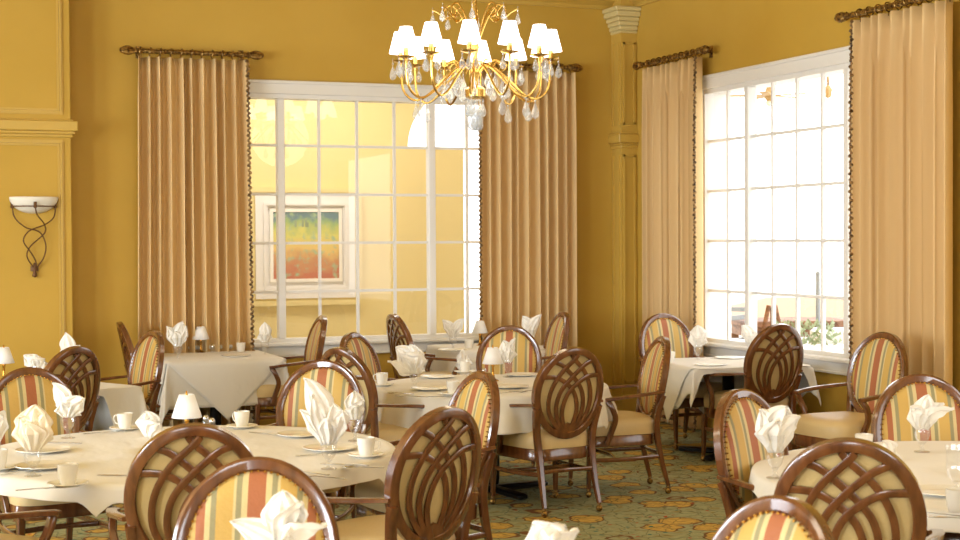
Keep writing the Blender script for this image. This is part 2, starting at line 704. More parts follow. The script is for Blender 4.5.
# ------------------------------------------------------------------ windows
def make_window(name, s0, s1, place_fn):
    """s runs along the wall, q out of the wall into the room"""
    root = struct(empty(name))

    def emit(bm_, nm, mt, par, **kw):
        bm_.tf(place_fn)
        return bm_.build(nm, mt, par, smooth=False, **kw)
    cw = (s1 - s0) / 8
    b = MB()                      # casing and head
    b.box(s0 - .11, s0 - .01, -.0, .03, ZP - .02, ZT, .006)
    b.box(s1 + .01, s1 + .11, -.0, .03, ZP - .02, ZT, .006)
    b.box(s0 - .01, s1 + .01, -.0, .03, ZH + .015, ZT, .006)
    b.box(s0 - .125, s1 + .125, 0, .045, ZT - .03, ZT, .006)
    emit(b, 'window_casing', 'white_trim', root)
    b = MB()                      # sill and apron
    b.box(s0 - .14, s1 + .14, -.10, .085, ZP - .045, ZP - .012, .008)
    b.box(s0 - .12, s1 + .12, 0, .03, ZO, ZP - .045, .006)
    b.box(s0 - .12, s1 + .12, 0, .042, ZO, ZO + .02, .005)
    emit(b, 'window_sill', 'white_trim', root)
    b = MB()                      # jambs and frame, mullions
    b.box(s0 - .012, s0 + .02, -.10, .005, ZP - .012, ZH + .015)
    b.box(s1 - .02, s1 + .012, -.10, .005, ZP - .012, ZH + .015)
    b.box(s0 + .02, s1 - .02, -.10, .006, ZH - .02, ZH + .015)
    b.box(s0 + .02, s1 - .02, -.10, .006, ZP - .012, ZP + .02)
    for k in (2, 6):
        s = s0 + cw * k
        b.box(s - .032, s + .032, -.08, .005, ZP + .02, ZH - .02, .006)
    emit(b, 'window_frame', 'white_trim', root)
    b = MB()                      # lining of the opening outside the panes
    b.box(s0, s0 + .012, -.235, -.101, ZP, ZH)
    b.box(s1 - .012, s1, -.235, -.101, ZP, ZH)
    b.box(s0 + .012, s1 - .012, -.235, -.101, ZH - .012, ZH)
    b.box(s0 + .012, s1 - .012, -.235, -.101, ZP, ZP + .012)
    emit(b, 'window_lining', 'white_trim', root)
    b = MB()                      # glazing bars
    zr = [ZP + (ZH - ZP) * k / 5 for k in range(1, 5)]
    for k in (1, 3, 4, 5, 7):
        s = s0 + cw * k
        b.box(s - .0115, s + .0115, -.052, -.022, ZP + .02, ZH - .02)
    for z in zr:
        b.box(s0 + .02, s1 - .02, -.051, -.023, z - .0115, z + .0115)
    emit(b, 'glazing_bars', 'white_trim', root)
    b = MB()
    b.add([(s0 + .02, -.037, ZP + .01), (s1 - .02, -.037, ZP + .01), (s1 - .02, -.037, ZH - .01), (s0 + .02, -.037, ZH - .01)], [(0, 1, 2, 3)])
    emit(b, 'window_pane', 'window_glass', root)
    return root


make_window('window_1', BX0, BX1, lambda v: (v.x, YB - v.y, v.z))
make_window('window_2', RY0, RY1, lambda v: (XR - v.y, v.x, v.z))

# ------------------------------------------------------------------ the room behind the back window
YA = 15.6
SA = 15.6 / 12.826


def onfar(px, py, y=YA):
    d = Fv * FPX + Rv * (px - 480) - Uv * (py - 270)
    t = y / d.y
    return Vector((d.x * t, y, H + d.z * t))


struct(MB().box(-1, 6.69, YB + T, YA + .2, -.12, 0).build('floor_corridor', 'patio_stone', smooth=False))
struct(MB().box(-1, 6.69, YB + T, YA + .2, 4.4, 4.55).build('ceiling_corridor', 'ceiling_paint', smooth=False))
struct(MB().box(-1.1, -1, YB + T, YA, 0, 4.4).build('wall_corridor_left', 'corridor_paint', smooth=False))
struct(MB().box(6.60, 6.70, YB + T, YA + .2, 0, 4.4).build('wall_corridor_right', 'white_trim', smooth=False))
# far wall with an arched light over a door opening
al = onfar(408, 148)
ra = (6.55 - al.x) / 2
ac = Vector((al.x + ra, YA, al.z))
dl = onfar(464, 250).x
dr = 6.55
b = MB()
pts = [(-1, 0), (dl, 0), (dl, ac.z)]
pts += [(al.x, ac.z)]
arc = [(ac.x - ra * math.cos(PI * k / 32), ac.z + ra * 1.0 * math.sin(PI * k / 32)) for k in range(33)]
for k in range(32):
    (xa, za), (xb, zb) = arc[k], arc[k + 1]
    b.add([(xa, YA, za), (xb, YA, zb), (xb, YA, 4.4), (xa, YA, 4.4), (xa, YA + .2, za), (xb, YA + .2, zb), (xb, YA + .2, 4.4), (xa, YA + .2, 4.4)],
          [(0, 1, 2, 3), (4, 7, 6, 5), (0, 4, 5, 1), (2, 6, 7, 3), (1, 5, 6, 2), (0, 3, 7, 4)])
b.box(-1, al.x, YA, YA + .2, 0, 4.4)
b.box(al.x, dl, YA, YA + .2, 0, ac.z)
b.box(6.55, 6.60, YA, YA + .2, 0, 4.4)
struct(b.build('wall_corridor_far', 'corridor_paint', smooth=False))

# framed picture in the corridor
TL, BR = onfar(247, 187, YA), onfar(361, 304, YA)
pic = empty('framed_picture', ((TL.x + BR.x) / 2, YA, (TL.z + BR.z) / 2))
tag(pic, 'framed abstract landscape painting with a wide white mat seen through the back window', 'picture')


def pframe(b, hw, hh, wd, y0, y1):
    b.box(-hw, -hw + wd, y0, y1, -hh, hh)
    b.box(hw - wd, hw, y0, y1, -hh, hh)
    b.box(-hw + wd, hw - wd, y0, y1, -hh, -hh + wd)
    b.box(-hw + wd, hw - wd, y0, y1, hh - wd, hh)
    return b


hw, hh = (BR.x - TL.x) / 2, (TL.z - BR.z) / 2
b = pframe(MB(), hw, hh, .055, -.06, 0)
pframe(b, hw - .055, hh - .055, .02, -.035, 0)
b.build('outer_frame', 'corridor_paint', pic, smooth=False)
b = pframe(MB(), hw - .075, hh - .075, .13, -.05, -.0)
pframe(b, hw - .16, hh - .16, .03, -.065, -.0)
b.build('mat_board', 'white_trim', pic, smooth=False)
a_, c_ = onfar(272, 212), onfar(338, 278)
cx_, cz_ = (a_.x + c_.x) / 2 - pic.location.x, (a_.z + c_.z) / 2 - pic.location.z
b = MB().box(-hw + .2, hw - .2, -.028, -.0, -hh + .2, hh - .2)
b.build('inner_mat', 'white_trim', pic, smooth=False)
b = MB().box(cx_ - (c_.x - a_.x) / 2, cx_ + (c_.x - a_.x) / 2, -.04, -.028, cz_ - (a_.z - c_.z) / 2, cz_ + (a_.z - c_.z) / 2)
b.build('canvas', 'painted_canvas', pic, smooth=False)
b = MB()
hw2, hh2 = (c_.x - a_.x) / 2, (a_.z - c_.z) / 2
bb = pframe(MB(), hw2 + .035, hh2 + .035, .035, -.05, -.028)
bb.tf(lambda v: (v.x + cx_, v.y, v.z + cz_))
bb.build('inner_frame', 'china', pic, smooth=False)
b = MB()
for (fx, fh) in ((-.32, .16), (-.1, .2), (.0, .22), (.05, .12), (.3, .1)):
    b.box(cx_ + fx * hw2 - .012, cx_ + fx * hw2 + .012, -.043, -.04, cz_ + hh2 * .55, cz_ + hh2 * (.55 + fh * 1.2))
b.build('painted_trees', 'leaf_green', pic, smooth=False)

# ------------------------------------------------------------------ patio outside the right window
struct(MB().box(XR + T, 40, -20, 40, -.2, -.05).build('ground_patio', 'patio_stone', smooth=False))


def outward(px, py, d):
    dd = Fv * FPX + Rv * (px - 480) - Uv * (py - 270)
    t = d / FPX
    return Vector((dd.x * t, dd.y * t, H + dd.z * t))


# porch beam carrying the fan
struct(MB().box(XR + T, 14.5, 13.0, 13.3, 3.75, 4.0).build('beam_porch', 'white_trim', smooth=False))
fp = outward(769, 95, 15.4)
fan = empty('ceiling_fan', (fp.x, fp.y, fp.z))
tag(fan, 'pale ceiling fan hanging over the patio outside the right window', 'ceiling fan')
MB().lathe([(.02, -.11), (.03, -.05), (.045, -.03), (.05, .0), (.04, .03), (.03, .08), (.015, .1)], 20).build('motor', 'fan_wood', fan)
MB().lathe([(.012, .1), (.012, 3.9 - fp.z)], 10).build('downrod', 'fan_wood', fan)
MB().lathe([(.01, -.11), (.03, -.10), (.035, -.07), (.02, -.05)], 16).build('light_bowl', 'alabaster', fan)
for k in range(5):
    a = 2 * PI * k / 5 + .25
    b = MB().box(.045, .42, -.045, .045, -.012, -.002, .003)
    o = b.build('blade', 'fan_wood', fan)
    o.rotation_euler = (.06, 0, a)

# second small hanging lantern by the porch
lp = outward(828, 90, 15.0)
ln = empty('hanging_lantern', (lp.x, lp.y, lp.z))
tag(ln, 'small hanging lantern outside the upper right panes of the right window', 'lantern')
MB().lathe([(.012, .05), (.012, 3.78 - lp.z)], 8).build('rod', 'antique_brass', ln)
MB().lathe([(.01, -.08), (.035, -.07), (.045, 0), (.03, .03), (.01, .05)], 6).build('lantern_body', 'fan_wood', ln, smooth=False)
struct(MB().box(XR + T, lp.x + .3, lp.y - .1, lp.y + .1, 3.78, 4.0).build('beam_porch.001', 'white_trim', smooth=False))

# patio furniture
tp = outward(788, 322, 15.5)
pt = empty('patio_table', (tp.x, tp.y, -.05), -.3)
tag(pt, 'brown wooden patio table outside the right window behind the lattice chair', 'table')
MB().box(-.55, .55, -.4, .4, .80, .86, .01).build('tabletop', 'patio_wood', pt, smooth=False)
MB().box(-.5, .5, -.35, .35, .70, .80).build('apron', 'patio_wood', pt, smooth=False)
for sx_ in (-1, 1):
    for sy_ in (-1, 1):
        MB().box(sx_ * .48 - .04, sx_ * .48 + .04, sy_ * .33 - .04, sy_ * .33 + .04, 0, .70).build('leg', 'patio_wood', pt, smooth=False)
pe = outward(772, 330, 14.4)
ez = empty('folding_sign_easel', (pe.x, pe.y, -.05), -.6)
ez.name = 'easel'
tag(ez, 'tan A-shaped wooden easel standing on the patio left of the patio table', 'easel')
for sx_ in (-1, 1):
    MB().sweep([(sx_ * .24, -.12, 0), (sx_ * .03, 0, 1.05)], .045, .03).build('leg', 'patio_wood', ez)
MB().sweep([(0, .35, 0), (0, .02, 1.03)], .04, .03).build('leg', 'patio_wood', ez)
MB().box(-.17, .17, -.08, -.05, .45, .49).build('ledge', 'patio_wood', ez, smooth=False)
pb = outward(824, 352, 13.6)
bn = empty('planter_box', (pb.x, pb.y, -.05), -.35)
tag(bn, 'brown wooden planter box outside the lower right panes of the right window', 'planter')
MB().box(-.5, .5, -.2, .2, 0, .70, .01).build('box', 'patio_wood', bn, smooth=False)
MB().box(-.53, .53, -.23, .23, .66, .72, .01).build('box_rim', 'white_trim', bn, smooth=False)
rnd = random.Random(5)
b = MB()
for k in range(260):
    x, y = rnd.uniform(-.45, .1), rnd.uniform(-.17, .17)
    z = .72 + rnd.uniform(0, .2)
    a, l = rnd.uniform(0, 6.28), rnd.uniform(.03, .07)
    b.add([(x, y, z), (x + l * math.cos(a), y + l * math.sin(a), z + .02), (x + l * math.cos(a + .5), y + l * math.sin(a + .5), z + .05)], [(0, 1, 2)])
b.build('foliage', 'leaf_green', bn, smooth=False)
pc = outward(838, 334, 14.2)
cb = empty('white_cushion_box', (pc.x, pc.y, -.05), -.35)
cb.name = 'ottoman'
tag(cb, 'white square ottoman on the patio beyond the planter box', 'ottoman')
MB().box(-.22, .22, -.22, .22, .45, .84, .03).build('cushion', 'white_trim', cb)
MB().box(-.2, .2, -.2, .2, 0, .45, .01).build('base', 'patio_grey', cb, smooth=False)
pp = outward(818, 318, 14.9)
po = empty('umbrella_pole', (pp.x, pp.y, -.05))
po.name = 'patio_post'
tag(po, 'thin grey post standing on the patio right of the patio table', 'post')
MB().lathe([(.22, 0), (.22, .04), (.03, .06), (.022, .1), (.022, 1.35), (.0, 1.37)], 14).build('pole', 'patio_grey', po)
hb = outward(842, 312, 24)
bd = empty('garden_building', (hb.x, hb.y, -.05), -.35)
tag(bd, 'distant pale garden pavilion with a tan roof seen through the right window', 'building')
MB().box(-1.6, 1.6, -1, 1, 0, .5).build('wall', 'white_trim', bd, smooth=False)
MB().add([(-1.9, -1.3, .5), (1.9, -1.3, .5), (1.9, 1.3, .5), (-1.9, 1.3, .5), (-1.2, 0, .75), (1.2, 0, .75)],
         [(0, 1, 5, 4), (1, 2, 5), (2, 3, 4, 5), (3, 0, 4), (3, 2, 1, 0)]).build('roof', 'roof_tile', bd, smooth=False)
ch = outward(722, 338, 13.6)
for k, (qx, qd) in enumerate(((717, 15.2), (735, 17.0))):
    q = outward(qx, 330, qd)
    pcH = empty('patio_chair', (q.x, q.y, -.05), .5 - k * 1.2)
    tag(pcH, ('grey metal patio chair nearest the left jamb outside the right window', 'grey metal patio chair beside the window mullion, outside the right window')[k], 'chair', 'metal chairs on the patio')
    MB().box(-.2, .2, -.2, .2, .44, .47, .01).build('seat', 'patio_grey', pcH, smooth=False)
    for sx_ in (-1, 1):
        MB().sweep([(sx_ * .2, -.22, 0), (sx_ * .2, -.2, .45), (sx_ * .19, -.26, .92)], .025).build('leg', 'patio_grey', pcH)
        MB().sweep([(sx_ * .2, .2, 0), (sx_ * .2, .18, .45)], .025).build('leg', 'patio_grey', pcH)
    MB().box(-.19, .19, -.265, -.245, .88, .93, .005).build('backrest', 'patio_grey', pcH, smooth=False)
    MB().box(-.19, .19, -.235, -.22, .66, .70, .004).build('backrest', 'patio_grey', pcH, smooth=False)


# ------------------------------------------------------------------ curtains and rods
def make_curtain(name, s0, s1, npl, bead_side, place_fn, label, flare=.03, seed=1, deep=1.0):
    root = empty(name)
    tag(root, label, 'curtain', 'pleated cream curtains at the windows')
    rr = random.Random(seed)
    ph = [rr.uniform(-.5, .5) for _ in range(npl + 2)]
    am = [rr.uniform(.75, 1.1) for _ in range(npl + 2)]
    Wd = s1 - s0
    nu, nv = npl * 20, 26
    z1, z0 = 3.165, .03

    def fn(u, v):
        z = z1 + (z0 - z1) * v
        k = u * npl
        k += .16 * math.sin(2.1 * k + seed) * math.sin(PI * u)
        i = max(0, min(int(k), npl - 1))
        fr_ = k - i
        a = am[i] * (1 - fr_) + am[i + 1] * fr_
        pinch = min(1, v * 9)
        amp = (.058 + .010 * min(1, v * 5)) * deep
        phase = 2 * PI * k + PI / 2 + ph[i] * .5 * v * math.sin(PI * u)
        sw = math.sin(phase)
        q = .128 + amp * a * (2.1 * (.5 + .5 * sw) ** 2.3 - 1 + .05 * math.sin(3.1 * phase + seed))
        s = s0 + Wd * u + .011 * math.sin(2 * phase) * pinch
        mid = (u - .5) * 2
        s += flare * mid * (v ** 1.3)
        return (s, q, z)
    b = MB().grid(fn, nu, nv)
    b.tf(place_fn)
    b.build('curtain_panel', 'curtain_fabric', root, solid=.004)
    # beaded edge
    b = MB()
    es = 1 if bead_side > 0 else 0
    n = 150
    for k in range(n):
        v = (k + .5) / n
        s, q, z = fn(es, v)
        off = .012 * bead_side
        sz = .011 if k % 3 else .016
        tilt = .006 * (1 if k % 2 else -1)
        b.lathe([(0.001, -.016), (sz * .8, -.008), (sz, 0), (sz * .7, .009), (.001, .016)], 8, (s + off + tilt, q, z))
    b.tf(place_fn)
    b.build('bead_trim', 'bead', root)
    # rings
    for k in range(npl + 1):
        s = s0 + Wd * (k / npl) * .96 + .02
        b = MB()
        path = [(s + .006 * math.sin(a * 2 * PI / 16), .125 + .032 * math.cos(a * 2 * PI / 16), 3.21 + .032 * math.sin(a * 2 * PI / 16)) for a in range(16)]
        b.sweep(path, .010, closed=True, seg=6)
        b.box(s - .003, s + .003, .122, .128, 3.15, 3.18)
        b.tf(place_fn)
        b.build('curtain_ring', 'antique_brass', root)
    return root


def make_rod(s0, s1, place_fn, label):
    root = empty('curtain_rod')
    tag(root, label, 'curtain rod', 'antique brass curtain rods')
    z, q = 3.215, .125
    b = MB().sweep([(s0, q, z), (s1, q, z)], .036, seg=14)
    # twisted reeding
    for k in range(2):
        pth = [(s0 + (s1 - s0) * t / 90, q + .019 * math.cos(t * .9 + k * PI), z + .019 * math.sin(t * .9 + k * PI)) for t in range(91)]
        b.sweep(pth, .008, seg=5)
    b.tf(place_fn)
    b.build('rod', 'antique_brass', root)
    for e, sg in ((s0, -1), (s1, 1)):
        b = MB()
        prof = [(.02, 0), (.03, .008), (.018, .02), (.022, .03), (.030, .045), (.037, .07), (.034, .10), (.022, .128), (.012, .14), (.001, .143)]
        rings = []
        for (r_, t) in prof:
            rings.append([(e + sg * t, q + r_ * (1 + .08 * math.cos(8 * a)) * math.cos(a), z + r_ * (1 + .08 * math.cos(8 * a)) * math.sin(a)) for a in [2 * PI * i / 32 for i in range(32)]])
        b.loft(rings)
        b.tf(place_fn)
        b.build('finial', 'antique_brass', root)
    for s in (s0 + .03, s1 - .03):
        b = MB().box(s - .01, s + .01, 0, q, z - .012, z + .012)
        b.box(s - .025, s + .025, 0, .01, z - .05, z + .05, .003)
        b.tf(place_fn)
        b.build('bracket', 'antique_brass', root)
    return root


backf = lambda v: (v.x, YB - v.y, v.z)
rightf = lambda v: (XR - v.y, v.x, v.z)
make_curtain('curtain', 1.905, 2.80, 10, 1, backf, 'pleated cream curtain to the left of the back window', seed=3)
make_curtain('curtain', 4.92, 5.85, 10, -1, backf, 'pleated cream curtain at the right end of the back window, behind the chandelier', seed=5, flare=.0)
make_curtain('curtain', 11.22, 12.17, 9, -1, rightf, 'pleated cream curtain between the corner pilaster and the right window', seed=8, flare=.0, deep=.9)
make_curtain('curtain', 7.98, 8.985, 9, 1, rightf, 'pleated cream curtain at the far right edge of the photo', seed=11, flare=.0, deep=.9)
make_rod(1.905, 2.825, backf, 'antique brass curtain rod with acorn finials above the left curtain of the back window')
make_rod(4.87, 5.81, backf, 'antique brass curtain rod partly hidden by the chandelier')
make_rod(11.22, 12.30, rightf, 'antique brass curtain rod beside the corner pilaster')
make_rod(7.9, 9.12, rightf, 'antique brass curtain rod at the top right corner of the photo')

# ------------------------------------------------------------------ wall sconce
c0 = pix(34, 235, 1.0)
d = Fv * FPX + Rv * (34 - 480) - Uv * (235 - 270)
t = PY / d.y
sx0 = d.x * t
sz_top = H + (Fv * FPX + Rv * (34 - 480) - Uv * (197 - 270)).z * t
scn = empty('wall_sconce', (sx0, PY, sz_top - .62))
tag(scn, 'wall sconce with a white half bowl and twisted iron stems on the left pier', 'wall sconce')
b = MB()


def bowl(u, v):
    a = PI * u
    R_ = .185
    return (-R_ * math.cos(a) * math.cos(v * PI / 2 * .98), -.004 - .12 * math.sin(a) * math.cos(v * PI / 2 * .98), .62 - .13 * math.sin(v * PI / 2))


b.grid(bowl, 24, 10)
b.build('glass_bowl', 'alabaster', scn, solid=.006)
b = MB()
ringp = [(-.175 * math.cos(PI * k / 20), -.008 - .125 * math.sin(PI * k / 20), .545) for k in range(21)]
b.sweep(ringp, .010)
b.build('bowl_ring', 'iron', scn)
S1 = [(-.165, -.03, .56), (-.15, -.04, .46), (-.07, -.05, .38), (.04, -.05, .34), (.085, -.05, .24), (.07, -.04, .14), (.01, -.03, .05)]
S2 = [(.165, -.03, .56), (.15, -.04, .46), (.08, -.05, .40), (-.04, -.06, .35), (-.085, -.06, .27), (-.03, -.05, .18), (.01, -.04, .10), (.005, -.03, .03)]
S3 = [(0, -.13, .56), (.015, -.12, .48), (.075, -.07, .40), (.075, -.05, .33), (-.03, -.05, .23), (-.06, -.05, .15), (-.01, -.04, .06)]
for S_ in (S1, S2, S3):
    MB().sweep(smoothpath(S_, 6), .011, seg=7).build('stem', 'iron', scn)
MB().lathe([(.001, -.02), (.016, -.012), (.02, 0), (.014, .018), (.011, .03), (.016, .05), (.011, .09), (.001, .1)], 12, (0, -.03, 0)).build('finial', 'iron', scn)
for x_ in (-.165, 0, .165):
    MB().box(x_ - .012, x_ + .012, -.02 if x_ else -.145, 0.0 if x_ else -.125, .53, .58, .003).build('clip', 'iron', scn, smooth=False)
MB().lathe([(.03, -.02), (.03, .02)], 12, (0, -.012, .05), sy=.4).build('wall_plate', 'iron', scn)

# ------------------------------------------------------------------ chandelier
cu, cd = camsp((476.5 - 480) / FPX * 10.7, 10.7)
zsh = 2.97


def zpix(py, d_, px=480):
    """height of a picture row at distance d_"""
    return H + (Fv * d_ + Rv * ((px - 480) / FPX * d_) - Uv * ((py - 270) / FPX * d_)).z


chn = empty('chandelier', (cu, cd, zpix(100, 10.7)))
tag(chn, 'gold chandelier with white lamp shades and crystal drops hanging from the ceiling', 'chandelier')
Z0 = chn.location.z


def zc_(py):
    return zpix(py, 10.7) - Z0


def crystal(parent, loc, s=1.0, name='crystal'):
    b = MB().lathe([(.001, 0), (.006 * s, -.006 * s), (.005 * s, -.012 * s), (.001, -.018 * s)], 6, (0, 0, 0))
    b.lathe([(.001, -.018 * s), (.006 * s, -.03 * s), (.017 * s, -.06 * s), (.020 * s, -.075 * s), (.014 * s, -.09 * s), (.001, -.098 * s)], 7)
    b.box(-.0015, .0015, -.0015, .0015, -.002, .02 * s)
    return b.build(name, 'crystal', parent, smooth=False, loc=loc)


MB().lathe([(.001, zc_(100)), (.05, zc_(99)), (.072, zc_(97)), (.075, zc_(90)), (.06, zc_(88)), (.02, zc_(86)), (.018, zc_(80)), (.035, zc_(74)), (.04, zc_(68)), (.02, zc_(62)), (.016, zc_(56)), (.028, zc_(48)),
            (.018, zc_(40)), (.012, zc_(30)), (.02, zc_(22)), (.012, zc_(14)), (.010, zc_(0)), (.008, ZC - Z0 - .03)], 18).build('stem', 'gold_metal', chn)
MB().lathe([(.02, ZC - Z0 - .06), (.07, ZC - Z0 - .03), (.075, ZC - Z0)], 20).build('canopy', 'gold_metal', chn)
RR = .53
arm0 = None
for k in range(12):
    ang = math.radians(-4 + 30 * k) - YAW      # 0 = towards the viewpoint
    if arm0 is None:
        ym = [(.03, zc_(72)), (.10, zc_(66)), (.20, zc_(76)), (.33, zc_(94)), (.43, zc_(100)), (.51, zc_(90)), (.53, zc_(70)), (.53, zc_(63))]
        arm = MB().sweep(smoothpath([(0, -r_, z) for r_, z in ym], 6), .017, seg=8).build('arm', 'gold_metal', chn)
        arm0 = arm
        # leaf scroll on the arm
        sl = [(.12, zc_(68)), (.16, zc_(62)), (.22, zc_(66)), (.20, zc_(72))]
        MB().sweep(smoothpath([(0, -r_, z) for r_, z in sl], 5), .012, .02, seg=6, scales=[1 - .7 * i / 15 for i in range(16)]).build('leaf', 'gold_metal', arm)
        zb = zc_(61)
        MB().lathe([(.001, zb - .015), (.02, zb - .012), (.058, zb), (.062, zb + .006), (.03, zb + .002), (.001, zb)], 20, (0, -RR, 0)).build('bobeche', 'gold_metal', arm)
        MB().lathe([(.018, zb), (.018, zb + .085)], 12, (0, -RR, 0)).build('candle_sleeve', 'gold_metal', arm)
        zs = zc_(53)
        b = MB()
        r0, r1, hz = .080, .042, .150
        b.lathe([(r0, zs), (r1, zs + hz)], 24, (0, -RR, 0), caps=False)
        b.build('lamp_shade', 'lit_shade', arm, solid=.002)
        crystal(arm, (.05, -RR, zb - .005), 1.15)
        crystal(arm, (-.05, -RR, zb - .005), 1.15)
        crystal(arm, (0, -RR - .055, zb - .005), 1.3)
        crystal(arm, (0, -.42, zc_(100)), 1.45)
        crystal(arm, (0, -.22, zc_(80)), 1.4)
        arm.rotation_euler.z = ang
    else:
        c = copy_tree(arm0, chn)
        c.rotation_euler.z = ang
# upper scrolls
sc0 = None
for k in range(8):
    ang = math.radians(20 + 45 * k)
    if sc0 is None:
        pts_ = [(.012, zc_(48)), (.05, zc_(32)), (.10, zc_(16)), (.16, zc_(6)), (.21, zc_(9)), (.215, zc_(17)), (.18, zc_(18))]
        s_ = MB().sweep(smoothpath([(0, -r_, z) for r_, z in pts_], 6), .012, seg=6).build('scroll', 'gold_metal', chn)
        pts2 = [(.13, zc_(15)), (.19, zc_(20)), (.25, zc_(14)), (.30, zc_(10))]
        MB().sweep(smoothpath([(0, -r_, z) for r_, z in pts2], 6), .012, .008, seg=6).build('leaf', 'gold_metal', s_)
        crystal(s_, (0, -.30, zc_(11)), 1.1)
        sc0 = s_
        s_.rotation_euler.z = ang
    else:
        copy_tree(sc0, chn).rotation_euler.z = ang
# central crystals
for k in range(10):
    a = 2 * PI * k / 10
    crystal(chn, (.055 * math.cos(a), .055 * math.sin(a), zc_(100)), 1.25)
for k in range(6):
    a = 2 * PI * k / 6
    crystal(chn, (.03 * math.cos(a), .03 * math.sin(a), zc_(110)), 1.5)
for k in range(8):
    a = 2 * PI * k / 8 + .3
    crystal(chn, (.14 * math.cos(a), .14 * math.sin(a), zc_(72)), 1.3)
b = MB().lathe([(.001, -.03), (.02, -.02), (.03, 0), (.02, .02), (.001, .03)], 8)
b.build('crystal_ball', 'crystal', chn, smooth=False, loc=(0, 0, zc_(133)))
lt = bpy.data.lights.new('chandelier_bulb_light', 'POINT')
lt.energy = 14
lt.color = (1, .82, .55)
lt.shadow_soft_size = .3
lo = bpy.data.objects.new('chandelier_bulb_light', lt)
COL.objects.link(lo)
lo.location = (cu, cd, zsh - .25)

# ------------------------------------------------------------------ chair
ALF = math.radians(11)
ZOV, AOV, BOV, YOV = .725, .245, .28, -.285


def backmap(x, q, zz):
    """oval back coordinates to chair coordinates: x across, q forwards, zz up from oval centre"""
    q = q + .45 * x * x
    return (x, YOV + q * math.cos(ALF) - zz * math.sin(ALF), ZOV + zz * math.cos(ALF) + q * math.sin(ALF))


